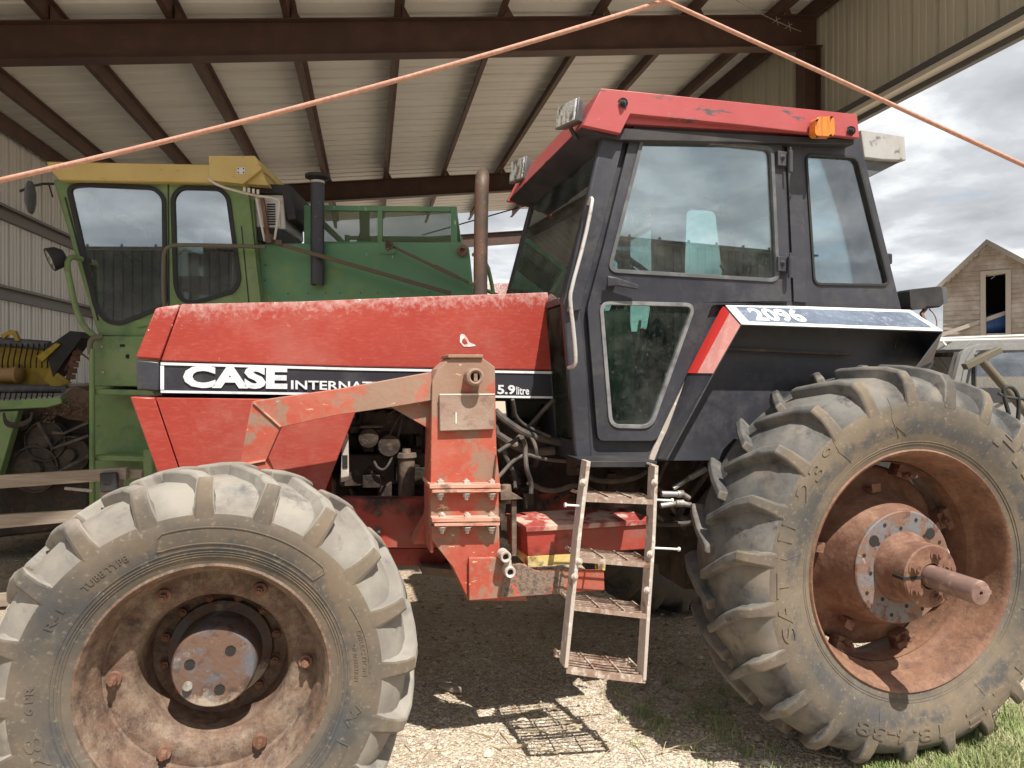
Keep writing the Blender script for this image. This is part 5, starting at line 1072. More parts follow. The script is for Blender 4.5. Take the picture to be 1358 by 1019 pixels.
# yellow roof
b = MB(); b.prism(G.S(CN-.08, (60, 214), (275, 218), (318, 221), (318, 243), (78, 239), (66, 226)), gq(CN)-.08, gq(CFAR)+.1); rf = b.build('roof', 'yellow', cb, bevel=.012)
b = MB(); b.prism(G.S(CN-.10, (277, 207), (338, 207), (347, 224), (322, 244), (277, 239)), gq(CN)-.10, gq(CFAR)+.05); b.prism(G.S(CN-.05, (340, 213), (356, 246), (326, 244), (346, 224)), gq(CN)-.05, gq(CFAR)); b.build('air_intake', 'yellow', rf, bevel=.008)
GG('badge', 'decalwhite', CN-.106, CN-.1005, [(314, 222), (325, 222), (325, 231), (314, 231)], parent=rf, bevel=.001)
b = MB()
for x, y in ((316, 224), (323, 224), (316, 229), (323, 229)): c = GP(x, y, CN-.107); b.cyl(c, c+Vector((0, -.003, 0)), .006, n=8)
split_build(b, 'badge_rivet', 'dark', rf)
# white cooler unit behind the cab under a dark hood
b = MB(); b.prism(G.S(6.0, (322, 259), (376, 258), (379, 303), (366, 312), (342, 308), (330, 285)), gq(6.0), gq(6.6)); ac = b.build('cooler_unit', 'plastic', cb, bevel=.008)
b = MB(); b.prism(G.S(5.985, (352, 268), (371, 268), (371, 302), (355, 302)), gq(5.985), gq(6.0)-.0005); b.build('grille_panel', 'plastic', ac, bevel=.003)
b = MB()
for k in range(9): slab(b, (354, 271+3.3*k), (365, 271+3.3*k), .010, 5.978, 5.9845, G)
split_build(b, 'louvre', 'dark', ac)
b = MB(); b.prism(G.S(5.95, (318, 243), (384, 245), (393, 291), (382, 292), (374, 256), (322, 254)), gq(5.95), gq(6.9)); b.prism(G.S(5.97, (334, 300), (376, 304), (375, 322), (340, 320)), gq(5.97), gq(6.6)); split_build(b, 'unit_hood', 'blackflat', cb, bevel=.006)
b = MB(); b.tube([GP(276, 237, 5.8), GP(290, 247, 5.8), GP(330, 258, 5.82), GP(370, 264, 5.85), GP(371, 275, 5.85), GP(364, 318, 5.85)], .010, 6, 1); b.tube([GP(340, 262, 5.85), GP(345, 290, 5.85), GP(351, 320, 5.85)], .010, 6, 1)
for k in range(4): b.obox(GP(324+6*k, 252+k, 5.8), (.02, .03, .035), .3)
split_build(b, 'cable', 'trim', cb)
b = MB(); slab(b, (347, 262), (356, 322), .03, 5.93, 5.96, G); b.build('rusty_strap', 'rust', cb)
# grain tank, extension screens
b = MB(); b.prism(G.S(6.0, (338, 323), (612, 321), (622, 328), (632, 420), (632, 520), (338, 520)), gq(6.0), gq(8.2)); tank = b.build('grain_tank', 'tank', cb, bevel=.012)
GG('tank_panel', 'tank', 5.992, 5.9995, [(504, 322), (524, 322), (524, 337), (504, 337)], parent=tank, bevel=.001)
GG('tank_edge', 'green', 5.99, 5.9995, [(341, 385), (346, 385), (382, 408), (341, 408)], parent=tank, bevel=.001)
b = MB()
for i in range(9): c = GP(382+23*i+(4 if i % 3 else 0), 389.5-.2*i, 5.999); b.cyl(c, c+Vector((0, -.004, 0)), .007, n=8)
for x, y in ((352, 352), (351, 372)): c = GP(x, y, 5.999); b.cyl(c, c+Vector((0, -.006, 0)), .008, n=8)
split_build(b, 'rivet', 'rod', tank)
b = MB()
x0, z0 = G.S(6.1, (403, 322))[0]; x1, z1 = G.S(6.1, (606, 274))[0]
for xa, xb in ((x0, x0+.055), (x1-.055, x1), (x0+.62, x0+.66)): b.box((xa, gq(6.1), z0-.02), (xb, gq(6.1)+.04, z1))
b.box((x0+.056, gq(6.1)+.002, z1-.045), (x1-.056, gq(6.1)+.038, z1-.001)); b.box((x0+.056, gq(6.1)+.002, z0-.02), (x1-.056, gq(6.1)+.038, z0+.012))
for xa, xb in ((x0, x0+.05), (x1-.05, x1)): b.box((xa, gq(7.9), z0-.02), (xb, gq(7.9)+.04, z1+.1)); b.box((xa+.002, gq(6.141), z1-.05), (xb-.002, gq(7.899), z1-.01))
b.box((x0+.051, gq(7.9)+.002, z1+.05), (x1-.051, gq(7.9)+.038, z1+.09))
te = b.build('tank_extension', 'tank', cb, bevel=.003)
sm = mat('fine_wire_screen', (.10, .14, .07), .7)
nt_ = sm.node_tree; tr_ = nt_.nodes.new('ShaderNodeBsdfTransparent'); mxs = nt_.nodes.new('ShaderNodeMixShader'); mxs.inputs[0].default_value = .58
nt_.links.new(tr_.outputs[0], mxs.inputs[1]); nt_.links.new(nt_.nodes['Principled BSDF'].outputs[0], mxs.inputs[2]); nt_.links.new(mxs.outputs[0], nt_.nodes['Material Output'].inputs[0])
b = MB(); b.box((x0+.056, gq(6.1)+.012, z0+.012), (x1-.056, gq(6.1)+.014, z1-.046)); b.build('wire_screen', sm, te)
b = MB(); b.box((x1-.04, gq(6.142), z0), (x1-.036, gq(7.89), z1-.051)); b.build('side_screen', sm, te)
GG('screen_brace', 'tank', 6.14, 6.2, [(476, 276), (489, 276), (489, 312), (496, 322), (472, 322), (477, 308)], parent=te)
b = MB(); c = GP(613, 333, 5.98); b.lathe([(.035, .01), (.045, .0), (.045, -.02), (.02, -.03), (.018, -.01), (0, -.01)], c, 20); b.build('hinge_cap', 'rust', tank)
# stack
b = MB(); A = GP(421, 330, 5.95); Z = GP(421, 242, 5.95).z; b.lathe([(.055, A.z-.3), (.055, Z), (.058, Z), (.058, Z+.012), (.0, Z+.012)], (A.x, A.y, 0), 24, 'z'); st_ = b.build('stack', 'stack', cb)
b = MB(); b.lathe([(.04, Z+.012), (.06, Z+.02), (.10, Z+.035), (.098, Z+.06), (.07, Z+.055), (.06, Z+.07), (0, Z+.07)], (A.x, A.y, 0), 24, 'z'); b.build('rain_cap', 'blackflat', st_)
b = MB(); b.lathe([(.0585, Z-.01), (.0605, Z-.005), (.0605, Z+.008), (.0585, Z+.01)], (A.x, A.y, 0), 24, 'z'); b.build('clamp_band', 'bolt', st_)
# rods and struts
b = MB()
slab(b, (350, 318), (598, 389), .032, 5.86, 5.885, G); slab(b, (512, 323), (628, 378), .022, 5.90, 5.92, G); slab(b, (576, 353), (607, 368), .034, 5.885, 5.8995, G); split_build(b, 'tank_rod', 'rod', cb, bevel=.002)
b = MB(); b.tube([GP(628, 338, 5.95), GP(645, 345, 6.3), GP(655, 390, 6.3), GP(656, 420, 6.3)], .018, 8, 1); b.cyl(GP(622, 375, 5.9), GP(660, 392, 5.95), .016, n=8); split_build(b, 'unloading_brace', 'green', cb)
b = MB()
for k in range(5): c = GP(514+4*(k % 2), 321+2*k, 5.86); b.lathe([(.010, -.02), (.022, -.02), (.022, .02), (.010, .02)], c, 10)
for k in range(6): b.obox(GP(362+rr_.uniform(-8, 8), 318+rr_.uniform(-4, 6), 5.84), (.05, .03, .04), rr_.uniform(-1, 1))
split_build(b, 'clamp_fitting', 'rod', cb)
b = MB(); b.tube([GP(219, 410, 5.78), GP(216.5, 395, 5.78), GP(216.5, 345, 5.78), GP(218, 332, 5.78), GP(226, 326, 5.78), GP(240, 325, 5.78), GP(300, 326, 5.78), GP(352, 328, 5.82)], .016, 10, 1); b.build('handrail', 'barsteel', cb, smooth=60)
# below the cab: body panel, step well, posts
GG('body_panel', 'green', 5.86, 7.4, [(120, 446), (252, 446), (252, 514), (122, 512)], bevel=.008)
GG('step_back', 'green', 6.05, 6.10, [(122, 512), (236, 514), (240, 700), (120, 700)])
for y in (516, 604): GG('step_tread', 'green', 5.80, 6.045, [(124, y), (200, y+2), (206, y+9), (124, y+7)], bevel=.006)
for x0_, x1_, y0_ in ((117, 123.5, 462), (189, 202, 596)): GG('step_post', 'green', 5.76, 5.80, [(x0_, y0_), (x1_, y0_), (x1_+1, 740), (x0_, 740)], bevel=.015)
b = MB(); b.tube([GP(120, 470, 5.78), GP(119, 455, 5.78), GP(124, 448, 5.78), GP(136, 447, 5.8)], .022, 10, 1); b.build('grab_rail', 'barsteel', cb)
b = MB()
for x, y in ((136, 460), (137, 494)): c = GP(x, y, 5.858); b.cyl(c, c+Vector((0, -.008, 0)), .010, n=8)
split_build(b, 'panel_bolt', 'bolt', cb)
b = MB(); b.cyl(GP(169.5, 473, 5.8595), GP(169.5, 473, 5.855), .018, n=14); slab(b, (159, 458.5), (165, 458.5), .022, 5.855, 5.8595, G); split_build(b, 'panel_hole', 'dark', cb)
GG('under_body', 'underbody', 6.2, 8.2, [(120, 540), (640, 515), (640, 640), (600, 720), (240, 720), (120, 720)], bevel=.02)
b = MB()
for (x, y, q) in ((345, 640, 6.1), (560, 660, 6.3), (345, 640, 8.3)): c = G.P(x, y, q); b.lathe([(0, -.1), (.2, -.1), (.22, -.14), (.40, -.17), (.52, -.15), (.58, -.09), (.6, 0), (.58, .09), (.5, .15), (0, .12)], (c.x, gq(q)+.1, .6), 40)
split_build(b, 'wheel', 'tyref', cb)
# lamp on its arm, mirror
b = MB(); b.tube([GP(175/1.0-44, 449, 5.85), GP(112, 436, 5.8), GP(100, 408, 5.75), GP(94, 380, 5.72), GP(88, 350, 5.7), GP(94, 340, 5.72), GP(108, 344, 5.85)], .022, 10, 1); ar = b.build('lamp_arm', 'green', cb, smooth=60)
b = MB(); c = GP(72, 343, 5.7)
b.lathe([(.0, .08), (.05, .075), (.085, .03), (.092, -.02), (.092, -.035), (.084, -.035)], (0, 0, 0), 24); o = b.build('head_lamp', 'blackflat', cb, smooth=60); o.location = c; o.rotation_euler = (R(24), 0, R(-52))
b = MB(); b.lathe([(.083, -.03), (.06, -.015), (0, -.005)], (0, 0, 0), 24); b.build('lens', 'lens', o)
b = MB(); b.tube([GP(72, 244, 5.9), GP(52, 244, 5.85), GP(26, 254, 5.8)], .010, 6, 1); b.tube([GP(64, 242, 5.85), GP(70, 262, 5.88)], .006, 6); o = b.build('mirror_arm', 'blackflat', cb)
b = MB(); c = GP(40.5, 262, 5.75); b.lathe([(0, -.13), (.4, -.125), (.7, -.10), (1, -.04), (1, .04), (.7, .10), (.4, .125), (0, .13)], (0, 0, 0), 20, 'z')
b.v = [(x*.022, y*.07, z) for x, y, z in b.v]; m_ = b.build('mirror', 'lampbody', cb, smooth=60); m_.location = c

# ---------------------------------------------------------------- yellow crop header, further left and behind
H = Frame(2.5, -4.4, 7.6); hd = empty('crop_header', H.world(), H.a)
tag(hd, 'dirty yellow crop header with wire tines and dark end arm, left of the combine', 'crop header')
def HH(name, m, q0, q1, px, parent=hd, bevel=.004, holes=()): return PP(name, m, q0, q1, px, holes, bevel, parent, 0, None, H)
HQ = 7.0
HH('back_panel', 'yellowdim', HQ+.15, HQ+.20, [(-60, 452), (62, 455), (68, 488), (92, 515), (-60, 522)])
b = MB(); b.cyl(H.P(-60, 449, HQ), H.P(66, 459, HQ), .048, n=16); b.cyl(H.P(-60, 516, HQ-.02), H.P(84, 516, HQ-.02), .042, n=16); split_build(b, 'reel_tube', 'lampbody', hd, smooth=60)
b = MB(); b.cyl(H.P(-60, 496, HQ+.05), H.P(22, 496, HQ+.05), .075, n=20); b.lathe([(.075, -.01), (.09, 0), (.09, .03), (.03, .06), (0, .06)], H.P(22, 496, HQ+.05), 20, 'x'); b.build('auger', mat('worn_yellow_auger', (.40, .25, .10), .5), hd, smooth=50)
b = MB()
for k in range(11):
    x = -8+7.5*k; b.tube([H.P(x, 456, HQ-.05), H.P(x-1, 466, HQ-.07), H.P(x-4, 478, HQ-.05), H.P(x-4, 488, HQ)], .006, 5, 1)
for k in range(12): x = -6+7*k; b.tube([H.P(x, 520, HQ-.06), H.P(x-1, 526, HQ-.08), H.P(x-3, 532, HQ-.06)], .006, 5, 1)
split_build(b, 'tine', 'dark', hd)
HH('end_arm', 'blackflat', HQ-.06, HQ+.14, [(60, 462), (93, 439), (104, 440), (108, 448), (70, 500), (64, 478)], bevel=.01)
HH('arm_plate', 'yellowdim', HQ-.09, HQ-.0605, [(48, 473), (74, 455), (80, 457), (56, 480)])
HH('lifter_bracket', 'yellowdim', HQ-.09, HQ-.05, [(0, 444), (12, 438), (20, 439), (25, 452), (20, 452), (16, 444), (10, 444), (4, 450)])
HH('side_blade', 'yellowdim', HQ-.05, HQ-.02, [(66, 488), (94, 508), (70, 515), (58, 504)])
b = MB(); b.tube([H.P(90, 505, HQ), H.P(97, 478, HQ), H.P(104, 462, HQ)], .02, 8); b.tube([H.P(86, 492, HQ), H.P(94, 476, HQ), H.P(104, 466, HQ), H.P(120, 478, HQ)], .008, 6, 1)
for k in range(5): b.obox(H.P(94+2*k, 500-8*k, HQ), (.08, .04, .05), .5)
split_build(b, 'cutter_linkage', 'rust', hd)
# ---- belt drive machine under it
BM = empty('belt_drive_machine', Frame(2.5, -4.2, 6.4).world(), R(2.5)); B4 = Frame(2.5, -4.2, 6.4)
tag(BM, 'green framed machine with dark pulleys and belts, below the yellow header', 'farm machine')
def BB(name, m, q0, q1, px, bevel=.006): return PP(name, m, q0, q1, px, (), bevel, BM, 0, None, B4)
BB('top_beam', 'green', 6.0, 6.12, [(-80, 536), (80, 527), (82, 535), (60, 541), (-80, 547)])
BB('side_leg', 'green', 6.02, 6.1, [(-40, 548), (24, 545), (-4, 640), (-40, 700)])
BB('housing', 'underbody', 6.3, 7.3, [(-60, 548), (118, 530), (118, 700), (-60, 720)], bevel=.02)
b = MB()
for x, y, r in ((62, 585, .17), (95, 603, .16), (48, 622, .20), (30, 560, .07)):
    c = B4.P(x, y, 6.15); b.lathe([(r, .05), (r, -.03), (r*.93, -.035), (r*.88, -.01), (r*.35, .0), (r*.3, -.04), (0, -.04)], c, 28)
split_build(b, 'pulley', 'darkmetal', BM, smooth=40)
b = MB(); b.tube([B4.P(50, 560, 6.1), B4.P(70, 595, 6.1), B4.P(118, 578, 6.1)], .014, 6); b.tube([B4.P(60, 640, 6.1), B4.P(80, 625, 6.1), B4.P(118, 605, 6.1)], .014, 6); b.tube([B4.P(118, 560, 6.1), B4.P(85, 575, 6.1), B4.P(70, 574, 6.1)], .012, 6)
split_build(b, 'belt', 'hose', BM)
b = MB()
for k in range(3): b.tube([B4.P(5, 548+3*k, 5.98), B4.P(8, 560+3*k, 5.95), B4.P(25, 563+2*k, 5.95), B4.P(42, 555+2*k, 5.98), B4.P(42, 547, 6.0)], .009, 6, 2)
b.build('hose_loop', 'darkmetal', BM)
b = MB(); hs_ = random.Random(5)
for k in range(700):
    u = hs_.random(); x = 62+58*u+hs_.gauss(0, 5); y = 540-22*math.sin(u*2.6)+hs_.random()*22+16*u; c = B4.P(x, y, 6.0+hs_.random()*.25); a = hs_.random()*6.3; l = hs_.uniform(.006, .03); b.add([c, c+Vector((l*math.cos(a), .004, l*.5*math.sin(a))), c+Vector((l*.5, .01, .012))], [(0, 1, 2)])
b.prism(B4.S(6.2, (60, 545), (78, 528), (100, 512), (118, 520), (118, 560), (90, 556)), B4.P(0, 0, 6.2).y, B4.P(0, 0, 6.2).y+.4)
tag(b.build('hay', mat('brown_old_hay', (.15, .10, .065), .9, layers=[dict(c=(.12, .07, .05), s=20, lo=.45, hi=.6)]), None, smooth=0), kind='stuff')
bpy.data.objects['hay'].location = Vector(B4.world()); bpy.data.objects['hay'].rotation_euler = (0, 0, B4.a)

# ---------------------------------------------------------------- plank rail
K_ = Frame(0, -2.7, 4.9); pr = empty('plank_rail', K_.world(), 0)
tag(pr, 'grey weathered plank rail on a post with a black bracket, behind the front tyre', 'rail')
def KK(name, m, q0, q1, px, bevel=.003): return PP(name, m, q0, q1, px, (), bevel, pr, 0, None, K_)
KK('plank', 'wood', 4.9, 4.94, [(-120, 638), (167, 620.5), (167, 636), (-120, 657)]); KK('plank', 'wood', 4.945, 4.98, [(150, 623), (188, 624), (188, 634), (150, 637)])
KK('plank', 'wood', 4.9, 4.94, [(-120, 690), (122, 676), (124, 690), (-120, 712)]); KK('plank', 'wood', 4.9, 4.94, [(-200, 802), (60, 784), (60, 800), (-200, 822)])
KK('post', 'wood', 4.945, 5.05, [(133, 632), (153, 632), (153, 812), (133, 812)]); KK('post', 'wood', 4.945, 5.05, [(-130, 625), (-110, 625), (-110, 822), (-130, 822)])
KK('bracket', 'blackflat', 4.86, 4.8995, [(131, 628), (153, 627), (155, 652), (133, 654)], bevel=.01)
b = MB(); b.obox(K_.P(142, 640, 4.858), (.045, .006, .02), 0); b.build('bracket_slot', 'dark', pr)
b = MB(); b.cyl(K_.P(87, 648, 5.2), K_.P(120, 651, 5.1), .012, n=8); b.build('pin', 'chrome', pr)

# ---------------------------------------------------------------- right background
# pickup, facing left
PK = Frame(14, 4.6, 7.4); pk = empty('pickup_truck', PK.world(), PK.a)
tag(pk, 'old silver grey pickup truck parked behind the rear tyre, below the barn', 'pickup truck')
PQ, PF = 6.5, 8.1
def pq(q): return q-PK.qB
cabp = PK.S(PQ, (1244, 580), (1262, 520), (1275, 470), (1283, 461), (1300, 456.5), (1420, 455), (1428, 470), (1430, 700), (1244, 700))
sw = rounded(PK.S(PQ, (1277, 532), (1287, 482), (1299, 467), (1408, 464), (1414, 532)), .05)
b = MB(); b.prism(cabp, pq(PQ), pq(PQ)+.05, [sw]); b.prism(cabp, pq(PF), pq(PF)+.05, [sw])
rl_ = PK.S(PQ, (1282, 462), (1300, 455), (1420, 454), (1428, 470)); b.prism([(rl_[0][0]-.03, rl_[0][1]-.01), (rl_[0][0]+.1, rl_[1][1]+.03), (rl_[2][0], rl_[2][1]+.03), (rl_[3][0], rl_[3][1])], pq(PQ)+.03, pq(PF)+.02)
wA, wB = PK.S(PQ, (1277, 467), (1252, 552)); 
for y0_, y1_ in ((pq(PQ)+.051, pq(PQ)+.12), (pq(PF)-.07, pq(PF)-.001)): strip(b, wA, wB, y0_, y1_, .05)
body_ = b.build('body', 'truckpaint', pk, bevel=.012)
zh = PK.S(PQ, (1252, 552))[0]; b = MB()
b.box((zh[0]-1.35, pq(PQ)-.02, .55), (zh[0]-.01, pq(PF)+.07, zh[1]-.06)); b.box((zh[0], pq(PQ)-.03, .55), (rl_[3][0]+2.2, pq(PQ)-.001, zh[1]-.09)); b.box((rl_[3][0]+.02, pq(PQ)+.0, .55), (rl_[3][0]+2.2, pq(PF)+.05, zh[1]-.1)); split_build(b, 'hood', 'truckpaint', pk, bevel=.04)
b = MB(); b.box((zh[0], pq(PQ)+.051, zh[1]-.25), (zh[0]+.5, pq(PF)-.001, zh[1]-.02)); b.box((zh[0]+.9, pq(PQ)+.1, zh[1]-.5), (zh[0]+1.1, pq(PF)-.1, zh[1]+.1)); split_build(b, 'cab_interior', 'seatcloth', pk, bevel=.05)
pane('windshield', [(wA[0]+.02, pq(PQ)+.12, wA[1]), (wA[0]+.02, pq(PF)-.07, wA[1]), (wB[0]+.02, pq(PF)-.07, wB[1]), (wB[0]+.02, pq(PQ)+.12, wB[1])], 'truckglass', pk)
b = MB(); b.prism(sw, pq(PQ)+.02, pq(PQ)+.025); b.prism(sw, pq(PF)+.02, pq(PF)+.025); split_build(b, 'side_window', 'truckglass', pk)
b = MB(); b.prism(inset(sw, -.012), pq(PQ)-.006, pq(PQ)-.0005, [inset(sw, .018)]); slab(b, (1294, 470), (1294, 531), .02, PQ-.006, PQ+.01, PK); b.build('window_trim', 'blackflat', pk)
b = MB(); b.prism(PK.S(PQ-.01, (1270, 530), (1281, 478), (1292, 462), (1330, 459), (1330, 462), (1295, 465), (1285, 480), (1274, 530)), pq(PQ)-.01, pq(PQ)-.0065); b.build('drip_rail', 'truckpaint', pk)
b = MB(); b.prism(rounded(PK.S(PQ-.22, (1304, 520), (1310, 514), (1326, 515), (1333, 526), (1330, 534), (1306, 535)), .04), pq(PQ)-.22, pq(PQ)-.12); b.cyl(PK.P(1318, 525, PQ-.12), PK.P(1330, 535, PQ), .012, n=6); b.build('mirror', 'seatcloth', pk, bevel=.01)
b = MB()
for xx in (zh[0]-.8, rl_[3][0]+1.3):
    for q in (PQ-.02, PF-.15): b.lathe([(.0, 0), (.2, 0), (.22, -.03), (.34, -.04), (.38, 0), (.38, .18), (.3, .2), (0, .2)], (xx, pq(q), .38), 32)
split_build(b, 'wheel', 'blackflat', pk)
b = MB(); b.cyl(PK.P(1236, 452.5, PQ+.3), PK.P(1440, 448, PQ+.3), .018, n=8); b.cyl(PK.P(1236, 450, PF-.2), PK.P(1440, 442, PF-.2), .02, n=8)
for x in (1250, 1340, 1420):
    A = PK.P(x, 451, PQ+.3); b.cyl((A.x, pq(PQ)+.3, A.z-.014), (A.x, pq(PF)-.2, A.z-.014), .014, n=8); b.cyl((A.x, pq(PQ)+.3, A.z-.02), (A.x, pq(PQ)+.25, rl_[2][1]-.05), .014, n=8)
b.build('ladder_rack', 'truckwhite', pk)
# barn, gable turned towards the yard
B_ = Frame(-37, 4.0, 36.0); bn = empty('barn', B_.world(), B_.a)
tag(bn, 'weathered wooden barn with a gable, tin roof and a dark loft opening', 'barn')
BQ_ = 33.0
def bq(q): return q-B_.qB
gl = B_.S(BQ_, (1249, 470), (1251, 379), (1310, 324), (1420, 383), (1425, 470)); zt = gl[1][1]
gab = [(gl[0][0], -.3), (gl[1][0], gl[1][1]), gl[2], gl[3], (gl[3][0], -.3)]
hole = B_.S(BQ_, (1306.5, 367), (1334.5, 363), (1335.5, 441.5), (1308, 444))
b = MB(); b.prism(gab, bq(BQ_), bq(BQ_)+.12, [hole]); b.box((gl[1][0], bq(BQ_)+.121, -.3), (gl[1][0]+.12, bq(BQ_)+9, zt)); b.box((gl[3][0]-.12, bq(BQ_)+.121, -.3), (gl[3][0], bq(BQ_)+9, gl[3][1])); b.prism(gab, bq(BQ_)+9, bq(BQ_)+9.1)
bw = b.build('walls', 'barnwood', bn)
b = MB(); z = .2                       # lapped siding boards: each a wedge standing off the wall
ap = gl[2]
while z < ap[1]-.1:
    zt2 = z+.185
    def xr(zz):
        L_ = gl[1][0] if zz < gl[1][1] else gl[1][0]+(ap[0]-gl[1][0])*(zz-gl[1][1])/(ap[1]-gl[1][1]); Rr = gl[3][0] if zz < gl[3][1] else gl[3][0]+(ap[0]-gl[3][0])*(zz-gl[3][1])/(ap[1]-gl[3][1]); return L_, Rr
    l_, r_ = xr(zt2); h0, h1 = hole[0][0]-.12, hole[1][0]+.12
    segs = [(l_, r_)] if (z > hole[0][1]+.1 or z < hole[3][1]-.1) else [(l_, h0), (h1, r_)]
    for x0_, x1_ in segs:
        if x1_-x0_ < .1: continue
        j = rr_.uniform(-.008, .008); b.hexa([(x0_, bq(BQ_)-.002, z), (x1_, bq(BQ_)-.002, z), (x1_, bq(BQ_)-.04+j, z), (x0_, bq(BQ_)-.04+j, z)], [(x0_, bq(BQ_)-.002, zt2), (x1_, bq(BQ_)-.002, zt2), (x1_, bq(BQ_)-.012+j, zt2), (x0_, bq(BQ_)-.012+j, zt2)])
    z += .188
b.build('siding', 'barnwood', bn)
b = MB(); hx0, hx1, hz0, hz1 = hole[0][0], hole[1][0], hole[3][1], hole[1][1]
b.box((hx0-.15, bq(BQ_)-.07, hz0-.1), (hx0+.02, bq(BQ_)-.0415, hz1+.15)); b.box((hx1-.02, bq(BQ_)-.07, hz0-.1), (hx1+.15, bq(BQ_)-.0415, hz1+.15)); b.box((hx0+.021, bq(BQ_)-.065, hz1+.0), (hx1-.021, bq(BQ_)-.0415, hz1+.15)); b.build('opening_frame', 'barntrim', bn)
b = MB(); b.box((gl[1][0]+.2, bq(BQ_)+.13, hz0-.12), (gl[3][0]-.2, bq(BQ_)+8.9, hz0-.02)); b.box((hx0-.6, bq(BQ_)+2.5, hz0-.019), (hx1+.6, bq(BQ_)+2.6, hz1+.1)); b.build('loft_floor_and_shade_panel', 'dark', bn)  # second box: black sheet behind the opening, its colour stands for loft shade
b = MB()
def rp_(p, e=0): return (p[0], p[1]+e)
ov = .45
for (p, s_) in ((gl[1], -1), (gl[3], 1)):
    d = Vector((p[0]-ap[0], p[1]-ap[1])).normalized(); e = (p[0]+d.x*ov, p[1]+d.y*ov)
    b.hexa([(ap[0], bq(BQ_)-.6, ap[1]+.12), (e[0], bq(BQ_)-.6, e[1]+.12), (e[0], bq(BQ_)-.6, e[1]+.02), (ap[0], bq(BQ_)-.6, ap[1]+.02)], [(ap[0], bq(BQ_)+9.5, ap[1]+.12), (e[0], bq(BQ_)+9.5, e[1]+.12), (e[0], bq(BQ_)+9.5, e[1]+.02), (ap[0], bq(BQ_)+9.5, ap[1]+.02)])
b.build('roof', 'tin', bn)
b = MB()
for (p, s_) in ((gl[1], -1), (gl[3], 1)):
    d = Vector((p[0]-ap[0], p[1]-ap[1])).normalized(); e = (p[0]+d.x*ov, p[1]+d.y*ov)
    b.hexa([(ap[0], bq(BQ_)-.65, ap[1]+.10), (e[0], bq(BQ_)-.65, e[1]+.10), (e[0], bq(BQ_)-.65, e[1]-.10), (ap[0], bq(BQ_)-.65, ap[1]-.10)], [(ap[0], bq(BQ_)-.605, ap[1]+.10), (e[0], bq(BQ_)-.605, e[1]+.10), (e[0], bq(BQ_)-.605, e[1]-.10), (ap[0], bq(BQ_)-.605, ap[1]-.10)])
split_build(b, 'rake_board', 'barntrim', bn)
b = MB(); 
for k in range(7):
    t = .25+.1*k; x_ = ap[0]+(gl[1][0]-ap[0])*t; z_ = ap[1]+(gl[1][1]-ap[1])*t; b.hexa([(x_-.1, bq(BQ_)-.5, z_-.03), (x_+.06, bq(BQ_)-.5, z_+.09), (x_+.06, bq(BQ_)-.5, z_-.02), (x_-.06, bq(BQ_)-.5, z_-.13)], [(x_-.1, bq(BQ_)-.04, z_-.03), (x_+.06, bq(BQ_)-.04, z_+.09), (x_+.06, bq(BQ_)-.04, z_-.02), (x_-.06, bq(BQ_)-.04, z_-.13)])
split_build(b, 'rafter_tail', 'barntrim', bn)
b = MB(); c = B_.P(1322, 415, 33.9); b.lathe([(0, -.62), (.38, -.6), (.42, -.55), (.40, -.2), (.43, -.18), (.43, .18), (.40, .2), (.42, .55), (.38, .6), (0, .62)], (0, 0, 0), 28, 'x'); o = b.build('barrel', 'blue', None, bevel=.01, smooth=40)
o.location = Vector(B_.world())+Matrix.Rotation(B_.a, 3, 'Z')@Vector((c.x, c.y, hz0+.45)); o.rotation_euler = (0, R(-12), B_.a+.3); tag(o, 'blue plastic barrel lying inside the loft opening of the barn', 'barrel')
b = MB(); A, Z_ = B_.P(1240, 450, 32.6), B_.P(1336, 417, 33.2); d = Z_-A; b.hexa([A, A+d, A+d+Vector((0, 0, .16)), A+Vector((0, 0, .16))], [A+Vector((0, .05, 0)), A+d+Vector((0, .05, 0)), A+d+Vector((0, .05, .16)), A+Vector((0, .05, .16))])
o = b.build('plank', 'barntrim', None); o.location = Vector(B_.world()); o.rotation_euler = (0, 0, B_.a); tag(o, 'long pale plank leaning up into the barn loft opening', 'plank')
# small red machine far behind the shed
E_ = Frame(0, 1.0, 26); ms = empty('red_grain_cart', (E_.sB-1.0, 26, 0)); tag(ms, 'small strip of a red farm cart showing far behind the exhaust pipe', 'farm cart')
b = MB(); xz = lambda x, y: ((x-CX)/F*26+1.0-1.0-0.0, EYE-(y-CY)/F*26)
pts = [xz(560, 378), xz(745, 378), xz(735, 470), xz(590, 470)]; b.prism(pts, -.6, 1.4); b.build('tub', 'red', ms, bevel=.03)
b = MB()
for x in (-1.6, .4):
    for q in (-.9, 1.45): b.lathe([(0, 0), (.5, 0), (.62, .05), (.62, .25), (0, .3)], (x, q, .6), 24)
split_build(b, 'wheel', 'blackflat', ms); b = MB(); b.box((-2.2, -.5, .75), (1.2, 1.3, 1.0)); b.box((-1.9, -.3, 1.0), (.9, 1.1, 2.5)); b.build('chassis', 'blackflat', ms)
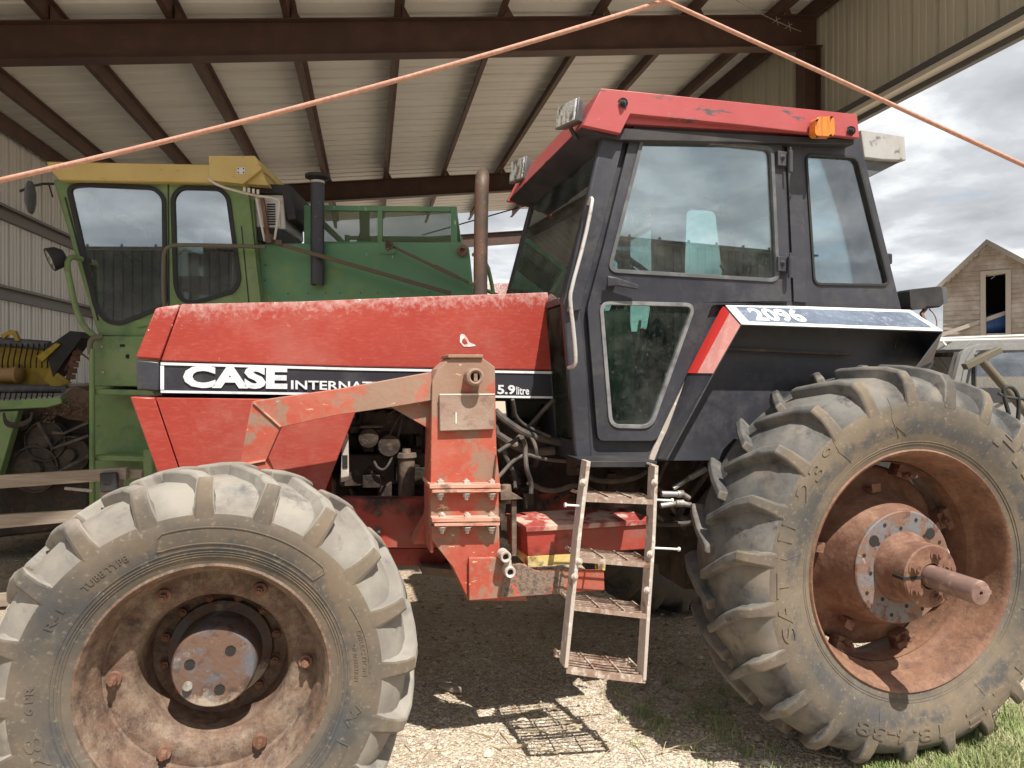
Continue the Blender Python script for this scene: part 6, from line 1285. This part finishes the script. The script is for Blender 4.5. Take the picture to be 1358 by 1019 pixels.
# T handled bar at the right edge
J = Frame(0, 3.2, 4.4); b = MB(); 
A, Z_ = J.P(1302, 478, 4.4), J.P(1440, 640, 4.4); b.cyl(A, Z_+(Z_-A)*.6, .026, n=16); c0_, c1_ = J.P(1279, 487, 4.4), J.P(1325, 464, 4.4)
b2 = MB(); d = (c1_-c0_).normalized(); b2.obox((c0_+c1_)/2, ((c1_-c0_).length, .05, .04), Matrix.Rotation(-math.atan2(d.z, d.x), 3, 'Y'))
tb = empty('tee_handle_bar', J.world(), 0); tag(tb, 'dusty olive steel bar with a tee head, leaning up behind the big rear tyre', 'steel bar')
b.build('shaft', 'barsteel', tb, smooth=40); b2.build('tee_head', 'barsteel', tb, bevel=.004)
# drag chain hoop next to it
b = MB(); b.tube([J.P(1338, 550, 4.2), J.P(1330, 520, 4.2), J.P(1334, 512, 4.2), J.P(1345, 515, 4.2), J.P(1352, 530, 4.2), J.P(1349, 570, 4.2), J.P(1349, 700, 4.2)], .012, 8, 1); b.tube([J.P(1324, 522, 4.2), J.P(1336, 528, 4.2), J.P(1370, 530, 4.2)], .010, 8, 1)
o = b.build('steel_hoop', 'blackflat', None, smooth=60); o.location = J.world(); tag(o, 'bent black rod hoop standing beside the tee handled bar', 'rod')

# ---------------------------------------------------------------- ropes
def rope(label, pts, r):
    b = MB(); P_ = [Vector(((x-CX)/F*z, z, EYE-(y-CY)/F*z)) for x, y, z in pts]; b.tube(P_, r, 8); o = b.build('rope', 'rope', None, smooth=60); tag(o, label, 'rope', 'pink ropes strung across the front of the shed'); return o
def cat(p, q, sag, n=24): return [(p[0]+(q[0]-p[0])*t/n, p[1]+(q[1]-p[1])*t/n+sag*4*(t/n)*(1-t/n), 1/(1/p[2]+(1/q[2]-1/p[2])*t/n)) for t in range(n+1)]
rope('pink rope running from the left edge up past the yellow combine roof', cat((-560, 350, 1.05), (905, -6, 1.35), 27), .0047)
rope('pink rope running down to the right above the tractor roof and sky', cat((862, -8, 1.33), (1800, 424, 1.3), -1), .0042)
